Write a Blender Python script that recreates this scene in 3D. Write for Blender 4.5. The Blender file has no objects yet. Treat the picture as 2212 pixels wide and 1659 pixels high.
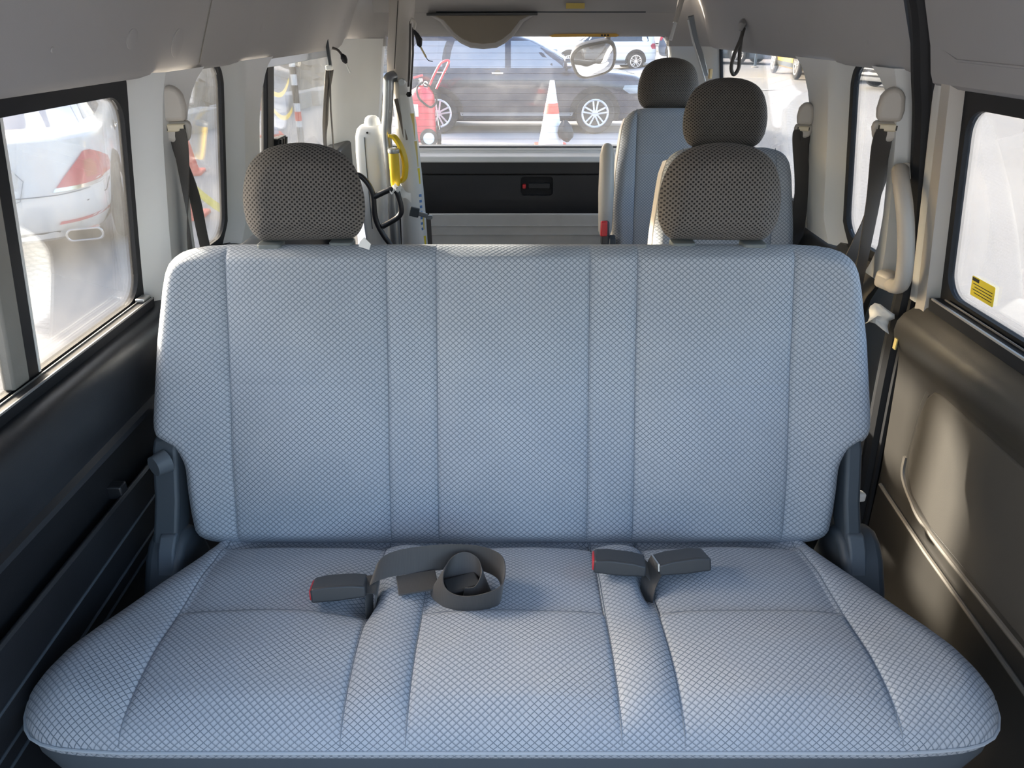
import bpy, bmesh, math, random
import numpy as np
from mathutils import Vector, Matrix

random.seed(7)
scn = bpy.context.scene
COL = scn.collection
PI = math.pi

# ------------------------------------------------------------------ camera, sky, sun, exposure
cam_d = bpy.data.cameras.new('camera')
cam = bpy.data.objects.new('camera', cam_d)
COL.objects.link(cam)
cam.location = (0.0, 0.0, 1.40)
cam.rotation_euler = (math.radians(64.0), 0, 0)
cam_d.sensor_width = 36.0
cam_d.lens = 36.0 * 1600.0 / 2212.0
cam_d.clip_start = 0.02
cam_d.clip_end = 500
scn.camera = cam

world = bpy.data.worlds.new('sky')
scn.world = world
world.use_nodes = True
wn = world.node_tree.nodes
wl = world.node_tree.links
wn.clear()
w_out = wn.new('ShaderNodeOutputWorld')
w_bg = wn.new('ShaderNodeBackground')
w_sky = wn.new('ShaderNodeTexSky')
w_sky.sky_type = 'NISHITA'
w_sky.sun_disc = False
w_sky.sun_elevation = math.radians(22)
w_sky.sun_rotation = math.radians(-57)
w_sky.air_density = 1.0
w_sky.dust_density = 5.0
w_sky.ozone_density = 0.6
w_bg.inputs['Strength'].default_value = 0.60
wl.new(w_sky.outputs['Color'], w_bg.inputs['Color'])
wl.new(w_bg.outputs['Background'], w_out.inputs['Surface'])

sun_d = bpy.data.lights.new('sun', 'SUN')
sun = bpy.data.objects.new('sun', sun_d)
COL.objects.link(sun)
sun_d.energy = 10.0
sun_d.angle = math.radians(2.2)
sun_d.color = (1.0, 0.90, 0.76)
sun.rotation_euler = Vector((1.67, -1.05, -0.62)).to_track_quat('-Z', 'Y').to_euler()
sun.location = (-8, 5, 6)

scn.view_settings.view_transform = 'Standard'
scn.view_settings.look = 'None'
scn.view_settings.exposure = 0.75
scn.view_settings.gamma = 1.0
scn.view_settings.use_curve_mapping = False
scn.cycles.max_bounces = 10
scn.cycles.diffuse_bounces = 6
scn.cycles.glossy_bounces = 4
scn.cycles.transparent_max_bounces = 24
scn.cycles.caustics_reflective = False
scn.cycles.caustics_refractive = False
scn.cycles.sample_clamp_indirect = 6.0


# ------------------------------------------------------------------ node helpers and materials
class NT:
    def __init__(self, name):
        self.m = bpy.data.materials.new(name)
        self.m.use_nodes = True
        self.t = self.m.node_tree
        self.b = self.t.nodes['Principled BSDF']
        self.out = self.t.nodes['Material Output']

    def n(self, typ, **kw):
        nd = self.t.nodes.new(typ)
        for k, v in kw.items():
            setattr(nd, k, v)
        return nd

    def put(self, sock, v):
        if hasattr(v, 'is_output') or isinstance(v, bpy.types.NodeSocket):
            self.t.links.new(v, sock)
        else:
            sock.default_value = v

    def math(self, op, a, b=None, c=None, clamp=False):
        nd = self.n('ShaderNodeMath', operation=op)
        nd.use_clamp = clamp
        self.put(nd.inputs[0], a)
        if b is not None:
            self.put(nd.inputs[1], b)
        if c is not None:
            self.put(nd.inputs[2], c)
        return nd.outputs[0]

    def smooth(self, v, a, b, lo=0.0, hi=1.0):
        nd = self.n('ShaderNodeMapRange', interpolation_type='SMOOTHSTEP')
        self.put(nd.inputs['Value'], v)
        nd.inputs['From Min'].default_value = a
        nd.inputs['From Max'].default_value = b
        nd.inputs['To Min'].default_value = lo
        nd.inputs['To Max'].default_value = hi
        return nd.outputs['Result']

    def noise(self, scale, vec=None, detail=3.0, rough=0.55):
        nd = self.n('ShaderNodeTexNoise')
        nd.inputs['Scale'].default_value = scale
        nd.inputs['Detail'].default_value = detail
        nd.inputs['Roughness'].default_value = rough
        if vec is not None:
            self.put(nd.inputs['Vector'], vec)
        return nd.outputs['Fac']

    def mix(self, fac, a, b):
        nd = self.n('ShaderNodeMix', data_type='RGBA')
        self.put(nd.inputs[0], fac)
        self.put(nd.inputs[6], a if not isinstance(a, tuple) else (*a[:3], 1))
        self.put(nd.inputs[7], b if not isinstance(b, tuple) else (*b[:3], 1))
        return nd.outputs[2]

    def coord(self, which='Object'):
        return self.n('ShaderNodeTexCoord').outputs[which]

    def bump(self, h, strength=0.3, dist=0.002):
        nd = self.n('ShaderNodeBump')
        nd.inputs['Strength'].default_value = strength
        nd.inputs['Distance'].default_value = dist
        self.put(nd.inputs['Height'], h)
        self.t.links.new(nd.outputs['Normal'], self.b.inputs['Normal'])


def plain(name, col, rough=0.5, metal=0.0, var=0.08, scale=9.0, grain=0.0, gscale=900.0, spec=0.5, coat=0.0, emit=None):
    k = NT(name)
    c2 = tuple(max(0, c * (1 - var)) for c in col)
    f = k.noise(scale, k.coord())
    k.put(k.b.inputs['Base Color'], k.mix(f, tuple(min(1, c * (1 + var)) for c in col), c2))
    k.b.inputs['Roughness'].default_value = rough
    k.b.inputs['Metallic'].default_value = metal
    k.b.inputs['Specular IOR Level'].default_value = spec
    k.b.inputs['Coat Weight'].default_value = coat
    k.b.inputs['Coat Roughness'].default_value = 0.04
    if grain:
        k.bump(k.noise(gscale, k.coord(), 2.0), grain, 0.0006)
    return k.m


def seat_fabric(name, base, line, px=0.0119, py=0.0104):
    k = NT(name)
    sep = k.n('ShaderNodeSeparateXYZ')
    k.t.links.new(k.coord('UV'), sep.inputs[0])
    u = k.math('DIVIDE', sep.outputs[0], px)
    v = k.math('DIVIDE', sep.outputs[1], py)
    a = k.math('ADD', u, v)
    b = k.math('SUBTRACT', u, v)
    ta = k.math('MULTIPLY', k.math('ABSOLUTE', k.math('SUBTRACT', k.math('FRACT', a), 0.5)), 2.0)
    tb = k.math('MULTIPLY', k.math('ABSOLUTE', k.math('SUBTRACT', k.math('FRACT', b), 0.5)), 2.0)
    mx = k.math('MAXIMUM', ta, tb)
    crisp = k.smooth(mx, 0.72, 0.95)
    # in patches, scale-like shading painted on each diamond's lower edge imitates moire
    frv = k.math('FRACT', a)
    frb = k.math('FRACT', k.math('MULTIPLY', b, -1.0))
    low = k.smooth(k.math('MINIMUM', frv, frb), 0.0, 0.42, 1.0, 0.0)
    moire_mix = k.smooth(k.noise(7.0, k.coord('UV'), 2.0), 0.42, 0.60)
    line_f = k.math('ADD', k.math('MULTIPLY', crisp, moire_mix), k.math('MULTIPLY', low, k.math('SUBTRACT', 0.85, moire_mix), None), clamp=True)
    tint = k.noise(5.0, k.coord('UV'), 3.0)
    b2 = (base[0] * 0.90, base[1] * 0.95, base[2] * 1.04)
    col = k.mix(tint, base, b2)
    fine = k.noise(1400.0, k.coord('UV'), 2.0)
    col = k.mix(k.smooth(fine, 0.3, 0.7, 0.0, 0.22), col, tuple(c * 0.72 for c in base))
    k.put(k.b.inputs['Base Color'], k.mix(line_f, col, line))
    k.b.inputs['Roughness'].default_value = 0.82
    k.b.inputs['Sheen Weight'].default_value = 0.08
    k.b.inputs['Sheen Roughness'].default_value = 0.4
    k.b.inputs['Specular IOR Level'].default_value = 0.25
    k.bump(k.math('SUBTRACT', 1.0, line_f), 0.35, 0.0012)
    return k.m


def mesh_fabric(name, base, hole, px=0.0094, py=0.0088):
    k = NT(name)
    sep = k.n('ShaderNodeSeparateXYZ')
    k.t.links.new(k.coord('UV'), sep.inputs[0])
    u = k.math('MULTIPLY', sep.outputs[0], 2 * PI / px)
    v = k.math('MULTIPLY', sep.outputs[1], 2 * PI / py)
    s = k.math('MULTIPLY', k.math('COSINE', u), k.math('COSINE', v))
    # two interleaved rows of small oval holes
    h = k.smooth(s, 0.02, 0.55)
    tint = k.noise(9.0, k.coord('UV'), 3.0)
    col = k.mix(tint, base, tuple(c * 0.8 for c in base))
    k.put(k.b.inputs['Base Color'], k.mix(h, col, hole))
    k.b.inputs['Roughness'].default_value = 0.8
    k.b.inputs['Sheen Weight'].default_value = 0.12
    k.b.inputs['Specular IOR Level'].default_value = 0.3
    k.bump(k.math('SUBTRACT', 1.0, h), 0.5, 0.0015)
    return k.m


def webbing_mat(name, col):
    k = NT(name)
    w = k.n('ShaderNodeTexWave', wave_type='BANDS')
    k.t.links.new(k.coord('Object'), w.inputs['Vector'])
    w.inputs['Scale'].default_value = 160.0
    k.put(k.b.inputs['Base Color'], k.mix(k.math('MULTIPLY', w.outputs['Fac'], 0.4), col, tuple(c * 0.6 for c in col)))
    k.b.inputs['Roughness'].default_value = 0.55
    k.b.inputs['Sheen Weight'].default_value = 0.2
    k.bump(w.outputs['Fac'], 0.15, 0.0006)
    return k.m


def glass_mat(name, tint, dust, gscale=5.0):
    """thin pane: clear, mirror-like at grazing angles, with a film of dust"""
    k = NT(name)
    tr = k.n('ShaderNodeBsdfTransparent')
    tr.inputs[0].default_value = (*tint, 1)
    gl = k.n('ShaderNodeBsdfGlossy')
    gl.inputs['Roughness'].default_value = 0.02
    fr = k.n('ShaderNodeFresnel')
    fr.inputs['IOR'].default_value = 1.45
    m1 = k.n('ShaderNodeMixShader')
    k.put(m1.inputs[0], k.math('MULTIPLY', fr.outputs[0], 0.7))
    k.t.links.new(tr.outputs[0], m1.inputs[1])
    k.t.links.new(gl.outputs[0], m1.inputs[2])
    df = k.n('ShaderNodeBsdfTranslucent')
    df.inputs[0].default_value = (0.85, 0.87, 0.9, 1)
    m2 = k.n('ShaderNodeMixShader')
    n1 = k.noise(gscale, k.coord(), 5.0, 0.65)
    n2 = k.noise(160.0, k.coord(), 2.0)
    f = k.math('ADD', k.smooth(n1, 0.3, 0.75, dust * 0.55, dust * 1.5), k.smooth(n2, 0.70, 0.76, 0.0, dust * 1.2))
    k.put(m2.inputs[0], f)
    k.t.links.new(m1.outputs[0], m2.inputs[1])
    k.t.links.new(df.outputs[0], m2.inputs[2])
    k.t.links.new(m2.outputs[0], k.out.inputs['Surface'])
    return k.m


def asphalt_mat():
    k = NT('asphalt')
    c = k.coord('Object')
    n1 = k.noise(60.0, c, 3.0)
    n2 = k.noise(0.35, c, 4.0)
    col = k.mix(n1, (0.28, 0.28, 0.287), (0.40, 0.398, 0.396))
    col = k.mix(k.smooth(n2, 0.35, 0.7, 0, 0.45), col, (0.27, 0.267, 0.272))
    k.put(k.b.inputs['Base Color'], col)
    k.b.inputs['Roughness'].default_value = 0.85
    k.bump(n1, 0.4, 0.004)
    return k.m


def rock_mat():
    k = NT('dry rock')
    c = k.coord('Object')
    n1 = k.noise(2.2, c, 8.0, 0.7)
    n2 = k.noise(9.0, c, 6.0, 0.7)
    col = k.mix(n1, (0.20, 0.145, 0.10), (0.42, 0.36, 0.30))
    col = k.mix(k.smooth(n2, 0.55, 0.75), col, (0.09, 0.075, 0.06))
    k.put(k.b.inputs['Base Color'], col)
    k.b.inputs['Roughness'].default_value = 0.95
    k.bump(n2, 0.8, 0.06)
    return k.m


M = {}
M['fabric'] = seat_fabric('grey blue diamond seat fabric', (0.465, 0.485, 0.512), (0.125, 0.155, 0.19))
M['head'] = mesh_fabric('charcoal honeycomb fabric', (0.172, 0.157, 0.145), (0.012, 0.010, 0.010))
M['skirt'] = plain('grey vinyl', (0.085, 0.102, 0.120), 0.55, grain=0.2)
M['piping'] = plain('piping cord', (0.42, 0.46, 0.5), 0.7)
M['thread'] = plain('seam thread', (0.21, 0.24, 0.28), 0.9)  # own colour of the stitching thread
M['liner'] = plain('headliner', (0.385, 0.378, 0.380), 0.9, var=0.06, scale=3.0, grain=0.25, gscale=500)
M['pillar'] = plain('light grey trim plastic', (0.68, 0.69, 0.69), 0.5, var=0.03, grain=0.12)
M['beige'] = plain('beige grey plastic', (0.50, 0.47, 0.43), 0.42, var=0.03, grain=0.08)
M['dark'] = plain('black trim plastic', (0.017, 0.018, 0.021), 0.36, var=0.15, scale=5, grain=0.25, gscale=700)
M['dark2'] = plain('charcoal hinge plastic', (0.045, 0.056, 0.068), 0.5, grain=0.15)
M['doordark'] = plain('dark door trim plastic', (0.043, 0.040, 0.036), 0.40, var=0.10, scale=5, grain=0.3, gscale=700)
M['panelfelt'] = plain('door insert cloth', (0.056, 0.051, 0.044), 0.8, var=0.1, grain=0.3, gscale=900)
M['rubber'] = plain('black rubber', (0.014, 0.015, 0.018), 0.6, spec=0.3)
M['alu'] = plain('worn aluminium', (0.58, 0.58, 0.57), 0.35, 0.9, var=0.06)
M['rampalu'] = plain('folded ramp sheet', (0.55, 0.56, 0.56), 0.5, 0.25, var=0.10, scale=14)
M['steel'] = plain('grey steel tube', (0.34, 0.36, 0.38), 0.32, 0.75)
M['chrome'] = plain('chrome', (0.78, 0.78, 0.78), 0.12, 1.0, var=0.02)
M['web'] = webbing_mat('black belt webbing', (0.062, 0.056, 0.052))
M['buckle'] = plain('buckle plastic', (0.045, 0.047, 0.05), 0.42, grain=0.15)
M['red'] = plain('red button', (0.62, 0.03, 0.04), 0.35)
M['yellow'] = plain('yellow grip', (0.72, 0.50, 0.02), 0.42, var=0.12, scale=20)
M['stick'] = plain('yellow sticker', (0.80, 0.66, 0.05), 0.5)
M['paleyel'] = plain('pale yellow tape', (0.70, 0.58, 0.22), 0.6)
M['ink'] = plain('black ink', (0.02, 0.018, 0.015), 0.6)
M['paper'] = plain('white paper', (0.82, 0.81, 0.78), 0.8)
M['white'] = plain('white plastic', (0.80, 0.81, 0.80), 0.35, var=0.03)
M['blacksteel'] = plain('black painted tube', (0.018, 0.018, 0.022), 0.35)
M['glass'] = glass_mat('side window glass', (0.97, 0.98, 0.98), 0.012)
M['rearglass'] = glass_mat('dusty rear window glass', (0.95, 0.97, 1.0), 0.035, 3.0)
M['bodywhite'] = plain('white body paint', (0.78, 0.79, 0.80), 0.3, var=0.02)
M['carwhite'] = plain('white car paint', (0.86, 0.86, 0.86), 0.25, var=0.01, coat=0.6)
M['carblack'] = plain('dark blue black car paint', (0.013, 0.020, 0.042), 0.16, var=0.05, coat=0.5)
M['carblue'] = plain('grey blue car paint', (0.12, 0.17, 0.23), 0.3, coat=0.8)
M['carred'] = plain('dark red car paint', (0.28, 0.02, 0.04), 0.3, coat=0.8)
M['caryellow'] = plain('yellow car paint', (0.80, 0.52, 0.05), 0.3, coat=0.8)
M['carsilver'] = plain('silver car paint', (0.52, 0.54, 0.56), 0.3, 0.3, coat=0.8)
M['carglass'] = plain('dark car glass', (0.05, 0.06, 0.075), 0.05, spec=0.9)
M['palegls'] = plain('painted reflection glass', (0.24, 0.27, 0.31), 0.05, spec=1.0)  # reflection on the panes put into the pale base colour
M['tire'] = plain('tyre rubber', (0.030, 0.030, 0.032), 0.75)
M['rim'] = plain('silver wheel rim', (0.68, 0.68, 0.69), 0.3, 0.5, var=0.03)
M['lamp'] = plain('red tail lamp', (0.62, 0.06, 0.10), 0.15, coat=0.8)
M['amber'] = plain('amber lamp', (0.55, 0.13, 0.09), 0.2)
M['ext'] = plain('extinguisher red', (0.72, 0.035, 0.06), 0.3, coat=0.4)
M['cone'] = plain('cone orange red', (0.85, 0.11, 0.07), 0.55)
M['conewhite'] = plain('cone white band', (0.85, 0.85, 0.84), 0.5)
M['bag'] = plain('black plastic bag', (0.03, 0.03, 0.033), 0.35)
M['concrete'] = plain('concrete', (0.45, 0.43, 0.40), 0.9, var=0.15, scale=4, grain=0.3, gscale=40)
M['paver'] = plain('pink paving', (0.50, 0.38, 0.33), 0.9, var=0.2, scale=6)
M['asphalt'] = asphalt_mat()
M['rock'] = rock_mat()
M['tape'] = plain('yellow barrier tape', (0.85, 0.66, 0.06), 0.45)
M['mirror'] = plain('mirror glass', (0.42, 0.44, 0.47), 0.03, 1.0, var=0.01)
M['bead'] = plain('trim bead', (0.17, 0.155, 0.135), 0.45)
M['felt'] = plain('grey felt channel', (0.26, 0.245, 0.22), 0.8, var=0.2, grain=0.4, gscale=300)
M['raildark'] = plain('dull rail', (0.42, 0.41, 0.40), 0.35, 0.6)
M['floor'] = plain('black rubber floor', (0.022, 0.021, 0.021), 0.7, grain=0.3, gscale=200)
M['blue'] = plain('blue plastic', (0.10, 0.22, 0.5), 0.5)


# ------------------------------------------------------------------ mesh helpers
class G:
    def __init__(self):
        self.v, self.f, self.uv = [], [], None

    def add(self, vs, fs):
        o = len(self.v)
        self.v += [tuple(map(float, p)) for p in vs]
        self.f += [tuple(i + o for i in f) for f in fs]
        return self

    def box(self, x0, x1, y0, y1, z0, z1):
        vs = [(x, y, z) for z in (z0, z1) for y in (y0, y1) for x in (x0, x1)]
        return self.add(vs, [(0, 2, 3, 1), (4, 5, 7, 6), (0, 1, 5, 4), (2, 6, 7, 3), (0, 4, 6, 2), (1, 3, 7, 5)])

    def obox(self, c, ax, ay, az, sx, sy, sz):
        """box about c with unit axes ax, ay, az and full sizes"""
        c, ax, ay, az = map(Vector, (c, ax, ay, az))
        vs = [c + ax * (i * sx / 2) + ay * (j * sy / 2) + az * (k * sz / 2) for k in (-1, 1) for j in (-1, 1) for i in (-1, 1)]
        return self.add(vs, [(0, 2, 3, 1), (4, 5, 7, 6), (0, 1, 5, 4), (2, 6, 7, 3), (0, 4, 6, 2), (1, 3, 7, 5)])

    def grid(self, rows, close_u=False):
        nr, nc = len(rows), len(rows[0])
        fs = []
        for i in range(nr - 1):
            for j in range(nc if close_u else nc - 1):
                k = (j + 1) % nc
                fs.append((i * nc + j, i * nc + k, (i + 1) * nc + k, (i + 1) * nc + j))
        return self.add([p for r in rows for p in r], fs)

    def tube(self, pts, r, n=10, closed=False, caps=True):
        P = [Vector(p) for p in pts]
        m = len(P)
        rr = r if isinstance(r, (list, tuple)) else [r] * m
        up = None
        rows = []
        for i, p in enumerate(P):
            a = P[(i - 1) % m] if (closed or i > 0) else P[i]
            b = P[(i + 1) % m] if (closed or i < m - 1) else P[i]
            t = (b - a).normalized()
            if up is None:
                up = Vector((0, 0, 1)) if abs(t.z) < 0.9 else Vector((1, 0, 0))
            s = t.cross(up)
            if s.length < 1e-6:
                s = t.orthogonal()
            s.normalize()
            up = s.cross(t).normalized()
            rows.append([p + (s * math.cos(2 * PI * j / n) + up * math.sin(2 * PI * j / n)) * rr[i] for j in range(n)])
        o = len(self.v)
        if closed:
            rows.append(rows[0])
        self.grid(rows, True)
        if caps and not closed:
            self.f.append(tuple(o + j for j in reversed(range(n))))
            self.f.append(tuple(o + (m - 1) * n + j for j in range(n)))
        return self

    def lathe(self, prof, c, axis='z', n=20, caps=True):
        """prof: (radius, height) pairs"""
        rows = []
        for r, h in prof:
            row = []
            for j in range(n):
                a = 2 * PI * j / n
                q = (r * math.cos(a), r * math.sin(a), h)
                if axis == 'y':
                    q = (q[0], q[2], -q[1])
                elif axis == 'x':
                    q = (q[2], q[0], q[1])
                row.append((c[0] + q[0], c[1] + q[1], c[2] + q[2]))
            rows.append(row)
        o = len(self.v)
        self.grid(rows, True)
        caps = caps and prof[0] != prof[-1]
        if caps and prof[0][0] > 1e-6:
            self.f.append(tuple(o + j for j in reversed(range(n))))
        if caps and prof[-1][0] > 1e-6:
            self.f.append(tuple(o + (len(prof) - 1) * n + j for j in range(n)))
        return self

    def prism(self, poly, a, b, to3):
        """poly in 2D, extruded from a to b; to3(p, q, depth) -> xyz"""
        n = len(poly)
        vs = [to3(p[0], p[1], a) for p in poly] + [to3(p[0], p[1], b) for p in poly]
        fs = [tuple(reversed(range(n))), tuple(range(n, 2 * n))]
        fs += [(i, (i + 1) % n, n + (i + 1) % n, n + i) for i in range(n)]
        return self.add(vs, fs)

    def ring(self, outer, inner, a, b, to3):
        """frame between two loops with as many points, from depth a to b"""
        n = len(outer)
        vs = [to3(*p, d) for d in (a, b) for lp in (outer, inner) for p in lp]
        fs = []
        for i in range(n):
            j = (i + 1) % n
            fs += [(i, j, n + j, n + i), (2 * n + i, 3 * n + i, 3 * n + j, 2 * n + j), (i, 2 * n + i, 2 * n + j, j), (n + i, n + j, 3 * n + j, 3 * n + i)]
        return self.add(vs, fs)

    def ribbon(self, pts, sides, width, thick=0.0014):
        """flat strap along pts; sides: the width direction at each point"""
        P = [Vector(p) for p in pts]
        S = [Vector(s).normalized() for s in sides]
        rows = []
        for i, p in enumerate(P):
            t = (P[min(i + 1, len(P) - 1)] - P[max(i - 1, 0)]).normalized()
            n = t.cross(S[i]).normalized()
            w, h = S[i] * width / 2, n * thick / 2
            rows.append([p - w - h, p + w - h, p + w + h, p - w + h])
        o = len(self.v)
        self.grid(rows, True)
        self.f.append((o, o + 1, o + 2, o + 3))
        e = o + (len(P) - 1) * 4
        self.f.append((e + 3, e + 2, e + 1, e))
        return self


def smooth_path(pts, n=8, closed=False):
    P = [Vector(p) for p in pts]
    m = len(P)
    out = []
    for i in range(m if closed else m - 1):
        p0 = P[(i - 1) % m] if (closed or i > 0) else P[0]
        p1, p2 = P[i], P[(i + 1) % m]
        p3 = P[(i + 2) % m] if (closed or i < m - 2) else P[-1]
        for k in range(n):
            t = k / n
            out.append(0.5 * ((2 * p1) + (p2 - p0) * t + (2 * p0 - 5 * p1 + 4 * p2 - p3) * t * t + (3 * p1 - p0 - 3 * p2 + p3) * t ** 3))
    if not closed:
        out.append(P[-1])
    return out


def rrect(x0, x1, y0, y1, r, n=6):
    """rounded rectangle loop; r one radius or four (x1y1, x0y1, x0y0, x1y0)"""
    rs = r if isinstance(r, (list, tuple)) else [r] * 4
    out = []
    for (sx, sy, a0), q in zip(((1, 1, 0), (-1, 1, 90), (-1, -1, 180), (1, -1, 270)), rs):
        cx = (x1 if sx > 0 else x0) - sx * q
        cy = (y1 if sy > 0 else y0) - sy * q
        for i in range(n + 1):
            a = math.radians(a0 + 90 * i / n)
            out.append((cx + q * math.cos(a), cy + q * math.sin(a)))
    return out


LOC = {}


def obj(name, g, mat, parent=None, smooth=35, bevel=0.0, seg=2, world=True, kind=None, label=None):
    me = bpy.data.meshes.new(name)
    vs = np.array(g.v, float)
    base = LOC[parent.name] if parent is not None else None
    if parent is None:
        lo, hi = vs.min(0), vs.max(0)
        base = Vector(((lo[0] + hi[0]) / 2, (lo[1] + hi[1]) / 2, lo[2]))
        vs = vs - np.array(base)
    elif world:
        vs = vs - np.array(base)
    me.from_pydata([tuple(p) for p in vs], [], g.f)
    bm = bmesh.new()
    bm.from_mesh(me)
    bmesh.ops.recalc_face_normals(bm, faces=bm.faces)
    bm.to_mesh(me)
    bm.free()
    if g.uv is not None:
        uvl = me.uv_layers.new(name='UVMap')
        idx = np.empty(len(me.loops), dtype=np.int32)
        me.loops.foreach_get('vertex_index', idx)
        uvl.data.foreach_set('uv', np.array(g.uv, np.float32)[idx].ravel())
    if smooth:
        me.shade_smooth()
        me.set_sharp_from_angle(angle=math.radians(smooth))
    me.materials.append(M[mat] if isinstance(mat, str) else mat)
    o = bpy.data.objects.new(name, me)
    COL.objects.link(o)
    if parent is not None:
        o.parent = parent
    else:
        o.location = base
    LOC[o.name] = base
    if bevel:
        md = o.modifiers.new('bevel', 'BEVEL')
        md.width = bevel
        md.segments = seg
        md.limit_method = 'ANGLE'
        md.angle_limit = math.radians(40)
    if kind:
        o['kind'] = kind
    if label:
        o['label'] = label
    return o


def thing(name, label, cat, loc=(0, 0, 0), rz=0.0, group=None):
    o = bpy.data.objects.new(name, None)
    o.empty_display_size = 0.05
    COL.objects.link(o)
    o.location = loc
    o.rotation_euler = (0, 0, rz)
    o['label'] = label
    o['category'] = cat
    if group:
        o['group'] = group
    LOC[o.name] = Vector(loc)
    return o


def tag(o, label, cat, group=None):
    o['label'] = label
    o['category'] = cat
    if group:
        o['group'] = group
    return o


def struct(name, g, mat, smooth=35, bevel=0.0, label=None, cat=None):
    o = obj(name, g, mat, None, smooth, bevel, kind='structure')
    if label:
        o['label'] = label
    if cat:
        o['category'] = cat
    return o


def dup(root, loc, rz=0.0, label=None):
    r = root.copy()
    COL.objects.link(r)
    r.location = loc
    r.rotation_euler = (0, 0, rz)
    LOC[r.name] = Vector(loc)
    if label:
        r['label'] = label
    for ch in list(root.children):
        c = ch.copy()
        COL.objects.link(c)
        c.parent = r
        for gch in list(ch.children):
            d = gch.copy()
            COL.objects.link(d)
            d.parent = c
    return r


# ------------------------------------------------------------------ the van: side profile of the cabin
XC = 0.065                       # middle of the cabin; the bench stands a little to its left
Z_SILL, Z_TOP = 0.862, 1.305


def hw(z):
    """half width of the cabin at the window glass"""
    return 0.865 - 0.14 * (z - 0.84) if z > 0.84 else 0.865


def sx(s, z, inset):
    return XC + s * (hw(z) - inset)


def side(s, inset0=0.0):
    """2D (y, z) + depth towards the cabin -> world"""
    return lambda y, z, d: (sx(s, z, d + inset0), y, z)


GROUND = -0.38


def gz(x, y):
    t = min(1, max(0, (x - 3.5) / 4.5))
    return GROUND + 0.33 * t * t * (3 - 2 * t)


# ground outside
g = G()
xs = list(np.linspace(-40, -5, 8)) + list(np.linspace(-4, 14, 37)) + list(np.linspace(16, 80, 9))
ys = list(np.linspace(-30, 5, 8)) + list(np.linspace(6, 40, 35)) + list(np.linspace(45, 220, 12))
g.grid([[(x, y, gz(x, y)) for x in xs] for y in ys])
struct('ground', g, 'asphalt', label='pale sunlit asphalt car park around the van', cat='ground')

# van floor
g = G().box(-0.84, 0.97, -0.35, 3.42, -0.05, 0.0)
floor = struct('floor', g, 'floor', label='black rubber floor of the van', cat='floor')

# ------------------------------------------------------------------ side walls
SIDE = {-1: 'left', 1: 'right'}


def pillar(s, y0f, y1f, bulge, z0=0.84, z1=1.312, nz=22, ny=14, flat=0.55):
    g = G()
    rows = []
    for i in range(nz + 1):
        z = z0 + (z1 - z0) * i / nz
        a, b = y0f(z), y1f(z)
        row = []
        for j in range(ny + 1):
            t = j / ny
            e = min(t, 1 - t) / (1 - flat) * 2
            e = min(1, e)
            d = -0.012 + bulge * (e * e * (3 - 2 * e))
            row.append((sx(s, z, d), a + (b - a) * t, z))
        rows.append(row)
    g.grid(rows)
    return g


def curve_y(zs, ysv):
    return lambda z: float(np.interp(z, zs, ysv))


def liner_rows(s, ylist, inset=0.0):
    prof = [(1.300, -0.012), (1.303, 0.012), (1.309, 0.028), (1.32, 0.036), (1.36, 0.046), (1.45, 0.070), (1.55, 0.105), (1.63, 0.16), (1.69, 0.24)]
    return [[(sx(s, z, d + inset), y, z) for y in ylist] for z, d in prof]


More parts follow.
